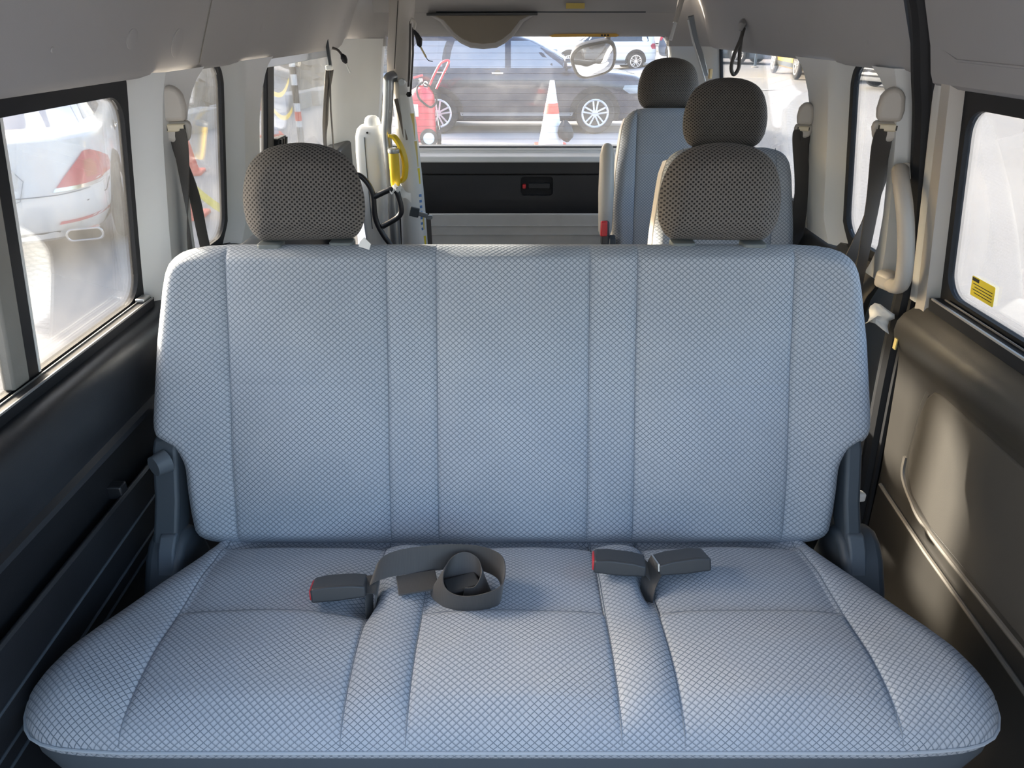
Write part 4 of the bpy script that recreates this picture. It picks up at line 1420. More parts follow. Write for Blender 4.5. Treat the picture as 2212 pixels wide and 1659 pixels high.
# paper, tape and clip by the right pillar
g = G()
rows = []
for i in range(5):
    rows.append([(0.850 + 0.011 * j + 0.004 * math.sin(i * 1.3), 1.66 - 0.006 * j + 0.012 * math.sin(i * 1.7 + j), 0.795 - 0.012 * i + 0.008 * math.sin(j * 1.1)) for j in range(5)])
g.grid(rows)
pw = obj('paper_scrap', g, 'paper', None, smooth=60)
md = pw.modifiers.new('solid', 'SOLIDIFY')
md.thickness = 0.0012
tag(pw, 'crumpled white paper scrap stuck between bench and right pillar', 'scrap')
g = G().obox((0.8835, 1.575, 0.735), (0, 1, 0), (0, 0, 1), (1, 0, 0), 0.012, 0.026, 0.003)
tag(obj('tape_piece', g, 'paleyel', None, smooth=0), 'small pale yellow tape piece on the edge of the door trim', 'tape')
cl_ = thing('clip', 'small clip of dull yellow and white near the hinge on the right', 'clip', (0.79, 1.40, 0.43))
obj('yellow_half', G().obox((0.764, 1.40, 0.447), (1, 0.2, 0), (-0.2, 1, 0), (0, 0, 1), 0.026, 0.02, 0.018), 'paleyel', cl_, bevel=0.004)
obj('white_half', G().obox((0.787, 1.395, 0.437), (1, 0.2, 0), (-0.2, 1, 0), (0, 0, 1), 0.020, 0.02, 0.022), 'paper', cl_, bevel=0.005)

# yellow warning sticker on the door window
wy, wz = 1.373, 0.955


def on_glass(y, z, d):
    return (sx(1, z, -0.0088 + d), y, z)


g = G().prism(rrect(1.352, 1.430, 0.905, 0.945, 0.003, 3), 0.0, 0.0008, on_glass)
sk = tag(obj('warning_sticker', g, 'stick', None, smooth=0), 'yellow warning sticker with black header on the glass of the right door', 'sticker')
obj('header_bar', G().prism([(1.405, 0.936), (1.428, 0.936), (1.428, 0.943), (1.405, 0.943)], 0.0008, 0.0012, on_glass), 'ink', sk, smooth=0)
for q in range(4):
    zz = 0.930 - q * 0.006
    obj('print_line', G().prism([(1.358, zz), (1.424 - 0.006 * (q % 2), zz), (1.424 - 0.006 * (q % 2), zz + 0.0016), (1.358, zz + 0.0016)], 0.0008, 0.0011, on_glass), 'ink', sk, smooth=0)


# ------------------------------------------------------------------ folded wheelchair lift in the rear left corner
lift = thing('wheelchair_lift', 'folded grey wheelchair lift column with yellow grip in the rear left corner', 'lift', (-0.40, 2.95, 0.0))
# upper arm: a tapering cover coming down from the roof
rows = []
for z, xa, xb in ((1.70, -0.425, -0.312), (1.475, -0.437, -0.350), (1.38, -0.447, -0.362), (1.28, -0.460, -0.372), (1.235, -0.462, -0.378), (1.215, -0.452, -0.380), (1.20, -0.430, -0.386)):
    yb = 2.95
    rows.append([(xa + (xb - xa) * u, yb - 0.035 * math.sin(PI * min(1, max(0, u))) - (0.0 if 0 < u < 1 else -0.03), z) for u in (0, 0.04, 0.14, 0.45, 0.5, 0.55, 0.86, 0.96, 1)] +
                [(xb, yb + 0.07, z), (xa, yb + 0.07, z)])
g = G().grid(rows, True)
obj('upper_arm_cover', g, 'beige', lift)
obj('cover_joint', G().tube([(-0.398, 2.912, 1.47), (-0.412, 2.910, 1.36), (-0.426, 2.910, 1.25)], 0.0016, 6), 'ink', lift)
obj('hinge_pin', G().lathe([(0.012, -0.012), (0.012, 0.012)], (-0.402, 2.915, 1.205), 'y', 14), 'steel', lift)
# lower column cover, widening to the floor, one sculpted shell
rows = []
for z, xa, xb in ((1.205, -0.424, -0.386), (1.14, -0.428, -0.381), (1.05, -0.425, -0.371), (0.95, -0.424, -0.365), (0.80, -0.425, -0.357), (0.60, -0.430, -0.350), (0.30, -0.44, -0.345), (0.0, -0.45, -0.345)):
    rows.append([(xa - 0.015 + (xb - xa + 0.015) * u, 2.945 - 0.034 * max(0, math.sin(PI * u)) ** 0.5, z) for u in (0, 0.03, 0.1, 0.25, 0.5, 0.75, 0.9, 0.97, 1)] + [(xb, 3.03, z), (xa, 3.03, z)])
obj('column_cover', G().grid(rows, True), 'pillar', lift)
# dark slot with a brown bar inside
obj('slot_bar', G().obox((-0.414, 2.917, 1.075), (0.94, 0, 0.22), (0, 1, 0), (0.19, 0, -0.98), 0.016, 0.01, 0.15), plain('dusty brown bar', (0.20, 0.17, 0.15), 0.6), lift, bevel=0.002)
# yellow warning stickers down the right edge
for z0, z1, m in ((1.00, 1.095, 'paleyel'), (0.90, 0.995, 'paleyel'), (0.835, 0.895, 'stick'), (0.655, 0.72, 'paleyel'), (0.58, 0.63, 'stick')):
    xr = float(np.interp((z0 + z1) / 2, [0.6, 0.8, 0.95, 1.05, 1.14], [-0.350, -0.357, -0.365, -0.371, -0.381]))
    g = G().obox((xr - 0.004, 2.935, (z0 + z1) / 2), Vector((1, 0.8, 0)).normalized(), Vector((-0.8, 1, 0)).normalized(), (0, 0, 1), 0.018, 0.002, z1 - z0)
    st_ = obj('warning_sticker', g, m, lift, smooth=0)
g = G()
for q in range(7):
    z = 0.66 + q * 0.022
    g.obox((-0.359, 2.930, z), Vector((1, 0.8, 0)).normalized(), Vector((-0.8, 1, 0)).normalized(), (0, 0, 1), 0.010, 0.003, 0.010)
pr = obj('sticker_print', g, 'blue', lift, smooth=0)
pr['kind'] = 'stuff'
# grey hand tube beside the column
tb = smooth_path([(-0.430, 2.93, 1.225), (-0.447, 2.905, 1.218), (-0.450, 2.90, 1.19), (-0.460, 2.90, 1.10), (-0.470, 2.90, 1.03), (-0.468, 2.90, 0.95), (-0.463, 2.90, 0.80), (-0.462, 2.90, 0.60), (-0.462, 2.90, 0.10)], 6)
obj('hand_tube', G().tube(tb, 0.0195, 16), 'steel', lift)
# yellow loop grip
gp_ = smooth_path([(-0.452, 2.872, 1.025), (-0.436, 2.870, 1.018), (-0.418, 2.870, 0.99), (-0.405, 2.870, 0.95), (-0.402, 2.870, 0.91), (-0.409, 2.870, 0.872), (-0.424, 2.870, 0.855)], 6)
obj('grip_loop', G().ribbon(gp_, [Vector((0.5, 1, 0))] * len(gp_), 0.026, 0.012), 'yellow', lift, bevel=0.004)
cg = G().lathe([(0.0165, 0.845), (0.019, 0.86), (0.0185, 0.96), (0.0175, 0.968)], (-0.439, 2.845, 0.0), 'z', 18)
gr = obj('grip_sleeve', cg, 'yellow', lift)
obj('grip_cap', G().lathe([(0.021, 0.966), (0.022, 0.972), (0.021, 0.980), (0.012, 0.984)], (-0.439, 2.845, 0.0), 'z', 18), 'steel', gr)
# black tubular bracket with white tape
bt = smooth_path([(-0.585, 2.80, 0.895), (-0.560, 2.80, 0.890), (-0.535, 2.80, 0.862), (-0.520, 2.80, 0.82), (-0.520, 2.80, 0.76), (-0.513, 2.80, 0.715), (-0.490, 2.80, 0.665), (-0.468, 2.80, 0.63), (-0.44, 2.80, 0.56), (-0.42, 2.80, 0.40), (-0.42, 2.80, 0.0)], 5)
obj('bracket_tube', G().tube(bt, 0.0105, 12), 'blacksteel', lift)
bt = smooth_path([(-0.519, 2.80, 0.812), (-0.47, 2.80, 0.835), (-0.448, 2.80, 0.842), (-0.430, 2.80, 0.832), (-0.424, 2.80, 0.81), (-0.418, 2.80, 0.775), (-0.421, 2.80, 0.752), (-0.440, 2.80, 0.732), (-0.494, 2.80, 0.702)], 5)
obj('bracket_tube', G().tube(bt, 0.0105, 12), 'blacksteel', lift)
rows = []
for i in range(7):
    t_ = i / 6
    rows.append([(-0.448 + 0.020 * t_ + (0.0175 + 0.003 * math.sin(5 * j + i * 2)) * math.cos(2 * PI * j / 12), 2.805 + (0.018 + 0.002 * math.sin(3 * j + i)) * math.sin(2 * PI * j / 12), 0.842 - 0.012 * t_ + 0.008 * math.sin(j * 1.9 + i) + (0.012 if i in (0, 6) else 0)) for j in range(12)])
tp = obj('tape_wrap', G().grid([[(p[0], p[1], p[2] + (k - 3) * 0.004) for p in r] for k, r in enumerate(rows)], True), 'paper', lift)
g = G().grid([[(-0.418 + 0.010 * i, 2.80 + 0.004 * math.sin(i + j), 0.852 - 0.007 * i - 0.010 * j + 0.005 * math.sin(2 * i + j)) for j in range(4)] for i in range(5)])
obj('tape_tail', g, 'paper', lift)
# flat grey tie-down tongue on its strap
tt = thing('tie_down_fitting', 'blue grey belt tongue standing out from the foot of the lift column', 'belt fitting', (-0.35, 2.84, 0.74))
obj('housing', G().obox((-0.374, 2.84, 0.748), (0.97, 0, -0.22), (0, 1, 0), (0.22, 0, 0.97), 0.036, 0.014, 0.036), 'dark2', tt, bevel=0.003)
obj('tongue', G().obox((-0.342, 2.84, 0.738), (0.97, 0, -0.25), (0, 1, 0), (0.25, 0, 0.97), 0.034, 0.008, 0.018), 'steel', tt, bevel=0.003)
obj('tongue_tip', G().prism(rrect(-0.012, 0.012, -0.008, 0.008, 0.007, 4), -0.002, 0.002, lambda p, q, d: (-0.317 + p, 2.84 + d, 0.728 + q)), 'steel', tt)
obj('strap', G().ribbon([(-0.322, 2.842, 0.735), (-0.320, 2.842, 0.60), (-0.318, 2.842, 0.30), (-0.318, 2.842, 0.02)], [Vector((1, 0.2, 0))] * 4, 0.018, 0.002), 'web', tt)
# folded ramp plate standing in front of the tailgate
rp = thing('folded_ramp', 'grey metal ramp plate folded upright against the tailgate', 'ramp', (0.03, 3.30, 0.0))
obj('plate', G().box(-0.372, 0.445, 3.29, 3.31, 0.02, 0.636), 'rampalu', rp, bevel=0.004)
for zz in (0.585, 0.545):
    obj('rib', G().box(-0.37, 0.443, 3.285, 3.291, zz - 0.003, zz), 'rampalu', rp)
obj('edge_post', G().box(-0.392, -0.374, 3.28, 3.32, 0.0, 0.625), 'blacksteel', rp, bevel=0.003)
obj('edge_post', G().box(0.447, 0.462, 3.28, 3.32, 0.0, 0.625), 'alu', rp, bevel=0.003)
# hook with a thin strap and a golden stick, at the top of the lift arm
lk = thing('belt_hook', 'small hook with thin strap and black teardrop tag atop the lift column', 'hook', (-0.35, 2.92, 1.40))
obj('hook_eye', G().tube(smooth_path([(-0.362, 2.91, 1.392), (-0.352, 2.905, 1.412), (-0.342, 2.905, 1.398), (-0.347, 2.905, 1.380)], 4), 0.005, 8), 'beige', lk)
obj('strap', G().ribbon([(-0.358, 2.905, 1.405), (-0.364, 2.905, 1.33), (-0.372, 2.905, 1.24), (-0.378, 2.905, 1.19)], [Vector((1, 0.3, 0))] * 4, 0.008, 0.002), 'web', lk)
obj('strap', G().ribbon([(-0.350, 2.905, 1.385), (-0.355, 2.905, 1.30), (-0.372, 2.905, 1.165)], [Vector((1, 0.3, 0))] * 3, 0.007, 0.002), 'web', lk)
obj('tag', G().tube([(-0.348, 2.905, 1.375), (-0.338, 2.905, 1.362), (-0.330, 2.905, 1.345), (-0.330, 2.905, 1.330), (-0.326, 2.905, 1.322)], [0.005, 0.008, 0.012, 0.010, 0.004], 10), 'rubber', lk)
obj('stick', G().tube([(-0.327, 2.905, 1.323), (-0.308, 2.905, 1.288)], 0.0035, 6), plain('gold cord end', (0.66, 0.55, 0.30), 0.4), lk)
obj('cable', G().tube(smooth_path([(-0.308, 2.905, 1.288), (-0.300, 2.905, 1.278), (-0.285, 2.905, 1.275)], 4), 0.0016, 6), 'ink', lk)
obj('strap_end', G().lathe([(0.006, -0.012), (0.011, -0.004), (0.006, 0.004)], (-0.378, 2.905, 1.168), 'z', 10), 'rubber', lk)

# folded white seat shell behind the bench
sh = thing('folded_jump_chair', 'white plastic folded seat shell with rounded knob in front of the left corner pillar', 'chair', (-0.55, 3.0, 0.0))
loop = []
rows = []
for z, xa, xb, dp in ((0.0, -0.60, -0.52, 0.05), (0.62, -0.595, -0.515, 0.06), (0.75, -0.602, -0.503, 0.066), (0.84, -0.604, -0.498, 0.07), (0.95, -0.604, -0.496, 0.07), (1.01, -0.601, -0.497, 0.066), (1.035, -0.594, -0.50, 0.056), (1.046, -0.583, -0.505, 0.04), (1.049, -0.565, -0.515, 0.012)):
    rows.append([((xa + xb) / 2 + (xb - xa) / 2 * (1 if math.cos(a) >= 0 else -1) * abs(math.cos(a)) ** 0.45, 3.0 + dp * (1 if math.sin(a) >= 0 else -1) * abs(math.sin(a)) ** 0.5, z) for a in [2 * PI * j / 28 for j in range(28)]])
g = G().grid(rows, True)
o_ = len(g.v) - 28
g.f.append(tuple(range(o_, o_ + 28)))
obj('shell', g, 'white', sh)
g = G().lathe([(0.032, 1.040), (0.031, 1.058), (0.026, 1.072), (0.015, 1.080), (0.002, 1.082)], (-0.537, 3.0, 0), 'z', 18)
obj('knob', g, 'white', sh)
obj('joint_line', G().tube([(-0.560, 2.932, 1.01), (-0.560, 2.929, 0.90), (-0.558, 2.932, 0.66)], 0.0018, 6), 'skirt', sh)
obj('screw', G().lathe([(0.004, -0.002), (0.004, 0.002)], (-0.548, 2.936, 1.026), 'y', 8), 'ink', sh)
obj('screw', G().lathe([(0.004, -0.002), (0.004, 0.002)], (-0.530, 2.933, 0.80), 'y', 8), 'ink', sh)

# outside under-view mirror above the rear window
mr = thing('rear_mirror', 'tilted black mirror hanging outside the rear window, reflecting the van', 'mirror', (0.40, 3.82, 1.24))
ctr = Vector((0.388, 3.85, 1.242))
nrm = Vector((0.10, -0.93, -0.36)).normalized()
ux = Vector((0.93, 0.10, 0.20))
ux = (ux - nrm * ux.dot(nrm)).normalized()
uz = nrm.cross(ux)
if uz.z < 0:
    uz = -uz
shape = smooth_path([(-0.102, 0.03, 0), (-0.06, 0.072, 0), (0.03, 0.078, 0), (0.085, 0.070, 0), (0.104, 0.03, 0), (0.098, -0.03, 0), (0.070, -0.068, 0), (0.0, -0.080, 0), (-0.055, -0.076, 0), (-0.088, -0.045, 0)], 5, True)
rows = []
for k, d in ((1.0, -0.035), (1.06, -0.012), (1.06, 0.004), (1.0, 0.008)):
    rows.append([tuple(ctr + ux * (p.x * k) + uz * (p.y * k) + nrm * d) for p in shape])
g = G().grid(rows, True)
n_ = len(shape)
g.f.append(tuple(range(n_)))
obj('housing', g, 'rubber', mr)
rows = []
for k in (1.0, 0.75, 0.5, 0.25, 0.02):
    rows.append([tuple(ctr + ux * (p.x * k * 0.91) + uz * (p.y * k * 0.90) + nrm * (0.0085 + 0.012 * (1 - k * k))) for p in shape])
obj('mirror_glass', G().grid(rows, True), 'mirror', mr)
obj('arm', G().tube([tuple(ctr + ux * 0.065 + uz * 0.06 - nrm * 0.02), (0.452, 3.84, 1.34), (0.455, 3.72, 1.42)], 0.013, 10), 'rubber', mr)
obj('arm_foot', G().obox((0.452, 3.70, 1.425), (1, 0, 0), (0, 1, 0), (0, 0, 1), 0.07, 0.12, 0.04), 'rubber', mr, bevel=0.008)


# ------------------------------------------------------------------ cars
class Car:
    """body as a stack of rounded rings; profile rows (z, rear y, front y, half width); +y is forward"""

    def __init__(self, name, label, loc, heading, paint, prof, n=5.0, group=None):
        self.root = thing(name, label, 'car', loc, heading, group)
        self.prof = np.array(prof, float)
        self.ne = n
        rows = []
        N = 56
        for z, r, f, w in prof:
            row = []
            for j in range(N):
                a = 2 * PI * j / N
                ca, sa = math.cos(a), math.sin(a)
                row.append((w * math.copysign(abs(ca) ** (2 / n), ca), (r + f) / 2 + (f - r) / 2 * math.copysign(abs(sa) ** (2 / n), sa), z))
            rows.append(row)
        g = G().grid(rows, True)
        g.f.append(tuple(reversed(range(N))))
        o = (len(rows) - 1) * N
        g.f.append(tuple(o + j for j in range(N)))
        self.body = self.part('body', g, paint, smooth=32)

    def part(self, name, g, m, parent=None, smooth=35, bevel=0.0):
        return obj(name, g, m, parent or self.root, smooth, bevel, world=False)

    def at(self, z):
        return [float(np.interp(z, self.prof[:, 0], self.prof[:, k])) for k in (1, 2, 3)]

    def X(self, y, z):
        r, f, w = self.at(z)
        t = min(1, abs((y - (r + f) / 2) / max(1e-3, (f - r) / 2)))
        return w * (1 - t ** self.ne) ** (1 / self.ne)

    def Y(self, x, z, front):
        r, f, w = self.at(z)
        t = min(1, abs(x) / w)
        h = (f - r) / 2 * (1 - t ** self.ne) ** (1 / self.ne)
        return (r + f) / 2 + (h if front else -h)

    def side_patch(self, name, rows, s, m, off=0.006, ny=6, parent=None):
        g = G().grid([[(s * (self.X(y, z) + off), y, z) for y in np.linspace(a, b, ny)] for z, a, b in rows])
        return self.part(name, g, m, parent)

    def end_patch(self, name, rows, front, m, off=0.006, nx=8, parent=None):
        e = 1 if front else -1
        g = G().grid([[(x, self.Y(x, z, front) + e * off, z) for x in np.linspace(a, b, nx)] for z, a, b in rows])
        return self.part(name, g, m, parent)

    def wheel(self, y, s, r=0.34, spokes=5, xoff=0.0, arch=True, w=None):
        x = s * ((w or self.X(y, 0.55)) + xoff)
        wh = self.part('wheel', G().lathe([(r * 0.55, -0.09), (r * 0.93, -0.10), (r, -0.07), (r, 0.0), (r * 0.94, 0.025), (r * 0.70, 0.028), (r * 0.66, 0.012), (r * 0.1, 0.010)] if s > 0 else
                                          [(r * 0.1, -0.010), (r * 0.66, -0.012), (r * 0.70, -0.028), (r * 0.94, -0.025), (r, 0.0), (r, 0.07), (r * 0.93, 0.10), (r * 0.55, 0.09)], (x, y, r), 'x', 28), 'tire')
        g = G().lathe([(r * 0.60, 0.0), (r * 0.70, 0.0), (r * 0.70, 0.020), (r * 0.66, 0.026), (r * 0.60, 0.018), (r * 0.60, 0.0)], (x + s * 0.008 - (0.02 if s < 0 else 0), y, r), 'x', 28)
        self.part('rim', g, 'rim', wh)
        for k in range(spokes):
            a = 2 * PI * k / spokes + 0.3
            u = Vector((0, math.cos(a), math.sin(a)))
            v = Vector((0, -math.sin(a), math.cos(a)))
            c = Vector((x + s * 0.018, y, r))
            for q in (-1, 1):
                p0, p1 = c + u * r * 0.08 + v * q * r * 0.05, c + u * r * 0.64 + v * q * r * 0.13
                d = (p1 - p0)
                g = G().obox((p0 + p1) / 2, d.normalized(), d.normalized().cross(Vector((1, 0, 0))), (1, 0, 0), d.length, r * 0.085, 0.012)
                self.part('spoke', g, 'rim', wh)
        self.part('hub_cap', G().lathe([(r * 0.16, -0.012), (r * 0.16, 0.012)], (x + s * 0.02, y, r), 'x', 14), 'rim', wh)
        if arch:
            ra, rb = r * 1.06, r * 1.30
            lp = [(y + q * math.cos(a), r + q * math.sin(a)) for q, rng_ in ((rb, range(15)), (ra, range(14, -1, -1))) for a in [PI * (k / 14) for k in rng_]]
            g = G()
            inner_, outer_ = [], []
            rws = []
            for q in (ra * 0.3, ra, rb * 0.97, rb):
                rws.append([(s * (self.X(y + q * math.cos(a), r + q * math.sin(a)) + (0.004 if q < rb * 0.9 else (0.016 if q < rb * 0.99 else 0.002))), y + q * math.cos(a), max(0.22, r + q * math.sin(a))) for a in [PI * (1.16 * k / 18 - 0.08) for k in range(19)]])
            g.grid(rws)
            self.part('wheel_arch', g, 'tire')
        return wh

    def handle(self, y, z, s, m='chrome'):
        x = self.X(y, z)
        h = self.part('door_handle', G().obox((s * (x + 0.022), y, z), (0, 1, 0), (1, 0, 0), (0, 0, 1), 0.20, 0.022, 0.028), m, bevel=0.006)
        self.part('handle_cup', G().lathe([(0.055, -0.002), (0.05, 0.004)], (s * (x + 0.006), y, z), 'x', 12), 'ink', h)
        return h

    def gap(self, pts, s, parent=None):
        g = G().tube([(s * (self.X(y, z) + 0.002), y, z) for y, z in pts], 0.004, 5)
        self.part('door_gap', g, 'ink', parent or self.body)


SUV = [(0.20, -2.22, 2.30, 0.78), (0.26, -2.30, 2.38, 0.86), (0.36, -2.34, 2.42, 0.895), (0.55, -2.36, 2.42, 0.915), (0.75, -2.34, 2.38, 0.92), (0.88, -2.31, 2.30, 0.915), (0.94, -2.30, 2.18, 0.905), (0.985, -2.29, 1.95, 0.892),
       (1.02, -2.285, 1.60, 0.88), (1.05, -2.28, 1.25, 0.87), (1.12, -2.26, 1.08, 0.855), (1.30, -2.20, 0.75, 0.80), (1.50, -2.08, 0.35, 0.735), (1.58, -2.00, 0.10, 0.70), (1.64, -1.85, -0.15, 0.65), (1.68, -1.4, -0.5, 0.55)]
suv = Car('suv', 'dark blue black SUV parked broadside outside the rear window', (0.08, 14.72, GROUND), -PI / 2, 'carblack', SUV)
for s in (1, -1):
    suv.side_patch('front_window', [(1.08, -0.10, 1.02), (1.20, -0.10, 0.82), (1.35, -0.10, 0.56), (1.50, -0.10, 0.22)], s, 'palegls')
    suv.side_patch('rear_window', [(1.08, -1.15, -0.20), (1.20, -1.15, -0.20), (1.35, -1.12, -0.20), (1.50, -1.06, -0.20)], s, 'palegls')
    suv.side_patch('quarter_window', [(1.10, -1.92, -1.28), (1.25, -1.88, -1.28), (1.38, -1.80, -1.25), (1.50, -1.68, -1.20)], s, 'palegls')
    suv.side_patch('sill_trim', [(0.30, -0.98, 0.98), (0.36, -1.0, 1.0)], s, 'alu', 0.014)
    suv.handle(-0.33, 1.00, s)
    suv.handle(-1.32, 1.01, s)
    suv.gap([(-0.15, 1.50), (-0.15, 1.05), (-0.15, 0.36)], s)
    suv.gap([(1.00, 1.06), (1.06, 0.9), (1.00, 0.36)], s)
    suv.gap([(-1.22, 1.5), (-1.22, 1.05), (-1.20, 0.85), (-1.02, 0.5)], s)
    suv.gap([(-2.0, 1.02), (-0.5, 1.055), (1.1, 1.06)], s)
    for y in (1.38, -1.38):
        suv.wheel(y, s, 0.345, 5, 0.005)
    m_ = suv.part('side_mirror', G().obox((s * 1.02, 0.86, 1.16), (0.9, 0.1, 0), (-0.1, 1, 0), (0, 0, 1), 0.22, 0.13, 0.16), 'carblack', bevel=0.035)
    suv.part('mirror_shell', G().obox((s * 1.035, 0.90, 1.145), (0.9, 0.1, 0), (-0.1, 1, 0), (0, 0, 1), 0.20, 0.13, 0.07), 'chrome', m_, bevel=0.02)
    suv.part('mirror_stalk', G().tube([(s * 0.86, 0.86, 1.06), (s * 0.97, 0.86, 1.10)], 0.028, 8), 'carblack', m_)
    suv.side_patch('head_lamp', [(0.66, 1.98, 2.26), (0.74, 1.85, 2.24), (0.80, 1.88, 2.2)], s, 'palegls', 0.008)
    suv.side_patch('tail_lamp', [(0.80, -2.26, -2.05), (0.92, -2.24, -1.98), (1.0, -2.22, -2.05)], s, 'lamp', 0.008)
suv.end_patch('windscreen', [(1.10, -0.66, 0.66), (1.30, -0.62, 0.62), (1.52, -0.55, 0.55)], True, 'carglass')

SED = [(0.20, -2.30, 2.35, 0.74), (0.24, -2.40, 2.40, 0.82), (0.34, -2.46, 2.44, 0.88), (0.42, -2.485, 2.45, 0.905), (0.52, -2.49, 2.45, 0.92), (0.62, -2.465, 2.44, 0.93), (0.72, -2.44, 2.40, 0.935), (0.85, -2.415, 2.32, 0.93), (0.93, -2.40, 2.1, 0.915),
       (0.965, -2.39, 1.75, 0.90), (0.985, -2.35, 1.45, 0.885), (0.995, -2.28, 1.25, 0.87), (1.005, -2.16, 1.12, 0.855), (1.02, -2.04, 1.05, 0.835), (1.14, -1.72, 0.80, 0.775), (1.28, -1.30, 0.50, 0.70), (1.38, -0.95, 0.20, 0.64), (1.43, -0.60, -0.1, 0.56)]
HS = math.radians(25)
sed = Car('sedan', 'white sedan seen from behind outside the large left window', (-5.00, 7.79, GROUND), HS, 'carwhite', SED, 4.2)
for s in (1, -1):
    # tail lamp: red lens narrowing towards the middle, amber end round the corner, chrome rim below
    rows = [(0.630, 0.50, 0.80), (0.655, 0.525, 0.87), (0.70, 0.565, 0.88), (0.76, 0.625, 0.876), (0.82, 0.685, 0.83), (0.865, 0.725, 0.77)]
    tl = sed.end_patch('tail_lamp', [(z, min(s * a, s * b), max(s * a, s * b)) for z, a, b in rows], False, 'lamp', 0.014, 10)
    rr_ = [(0.603, 0.475, 0.80), (0.630, 0.495, 0.86)]
    sed.end_patch('chrome_rim', [(z, min(s * a, s * b), max(s * a, s * b)) for z, a, b in rr_], False, 'chrome', 0.016, 8, tl)
    sed.side_patch('amber_end', [(0.67, -2.25, -2.12), (0.74, -2.24, -2.10), (0.80, -2.22, -2.14)], s, 'amber', 0.012, 4, tl)
    sed.end_patch('reflector', [(z, min(s * a, s * b), max(s * a, s * b)) for z, a, b in ((0.352, 0.46, 0.80), (0.376, 0.48, 0.86))], False, 'lamp', 0.008, 8)
    xm = s * 0.62
    ex = sed.part('exhaust_tip', G().ring([(xm + p[0], p[1]) for p in rrect(-0.135, 0.135, -0.050, 0.050, 0.045, 5)], [(xm + p[0], p[1]) for p in rrect(-0.118, 0.118, -0.036, 0.036, 0.034, 5)], 0, 0.10,
                                          lambda x, z, d: (x, -2.46 + d, 0.265 + z)), 'chrome', bevel=0.004)
    sed.part('exhaust_inside', G().prism([(xm + p[0], p[1]) for p in rrect(-0.118, 0.118, -0.036, 0.036, 0.034, 5)], 0.03, 0.05, lambda x, z, d: (x, -2.46 + d, 0.265 + z)), 'ink', ex)
    sed.side_patch('rear_side_window', [(1.05, -1.62, -0.30), (1.16, -1.36, -0.30), (1.30, -1.0, -0.30)], s, 'palegls')
    sed.side_patch('front_side_window', [(1.08, -0.22, 0.92), (1.18, -0.22, 0.70), (1.30, -0.22, 0.40)], s, 'palegls')
    for y in (1.45, -1.45):
        sed.wheel(y, s, 0.335, 5, 0.0)
    sed.gap([(-2.3, 0.50), (-2.0, 0.52), (-1.86, 0.60)], s)
    sed.handle(-0.55, 0.88, s)
sed.end_patch('rear_window', [(1.03, -0.72, 0.72), (1.14, -0.67, 0.67), (1.26, -0.61, 0.61), (1.36, -0.55, 0.55)], False, plain('lavender grey glass', (0.42, 0.43, 0.50), 0.1), 0.004)
g = G().tube([(x, sed.Y(x, 0.58, False) - 0.002, 0.58 + (0.0 if abs(x) < 0.5 else (abs(x) - 0.5) * 0.05)) for x in np.linspace(-0.72, 0.72, 21)], 0.004, 5)
sed.part('bumper_gap', g, 'steel', sed.body)
for s in (1, -1):
    g = G().tube([(s * x, sed.Y(x, z, False) - 0.002, z) for x, z in ((0.20, 0.84), (0.30, 0.70), (0.25, 0.56), (0.10, 0.52))], 0.004, 5)
    sed.part('boot_gap', g, 'steel', sed.body)
sed.end_patch('number_plate', [(0.66, -0.26, 0.26), (0.78, -0.26, 0.26)], False, 'paper', 0.006)
sed.end_patch('diffuser', [(0.225, -0.40, 0.40), (0.30, -0.46, 0.46)], False, 'skirt', 0.006)


def small_car(name, label, loc, heading, paint, scale=1.0):
    prof = [(z * scale, r * scale, f * scale, w * scale) for z, r, f, w in SUV]
    c = Car(name, label, loc, heading, paint, prof)
    for s in (1, -1):
        c.side_patch('front_window', [(1.08 * scale, -0.10, 1.0), (1.30 * scale, -0.10, 0.62), (1.50 * scale, -0.10, 0.22)], s, 'carglass')
        c.side_patch('rear_window', [(1.08 * scale, -1.90, -0.20), (1.30 * scale, -1.84, -0.20), (1.50 * scale, -1.66, -0.20)], s, 'carglass')
        c.side_patch('sill_trim', [(0.26 * scale, -1.0, 1.0), (0.38 * scale, -1.0, 1.0)], s, 'skirt', 0.012)
        for y in (1.38 * scale, -1.38 * scale):
            c.wheel(y, s, 0.345 * scale, 5, 0.004)
        c.side_patch('tail_lamp', [(0.80, -2.26, -2.05), (0.92, -2.24, -1.98), (1.0, -2.22, -2.05)], s, 'lamp', 0.008)
        c.side_patch('head_lamp', [(0.66, 1.98, 2.26), (0.74, 1.85, 2.24), (0.80, 1.88, 2.2)], s, 'palegls', 0.008)
    c.end_patch('windscreen', [(1.10 * scale, -0.66, 0.66), (1.30 * scale, -0.62, 0.62), (1.52 * scale, -0.55, 0.55)], True, 'carglass')
    c.end_patch('back_window', [(1.12 * scale, -0.66, 0.66), (1.30 * scale, -0.62, 0.62), (1.50 * scale, -0.55, 0.55)], False, 'carglass')
    c.end_patch('lower_grille', [(0.30 * scale, -0.7, 0.7), (0.46 * scale, -0.7, 0.7)], True, 'rubber', 0.008)
    return c


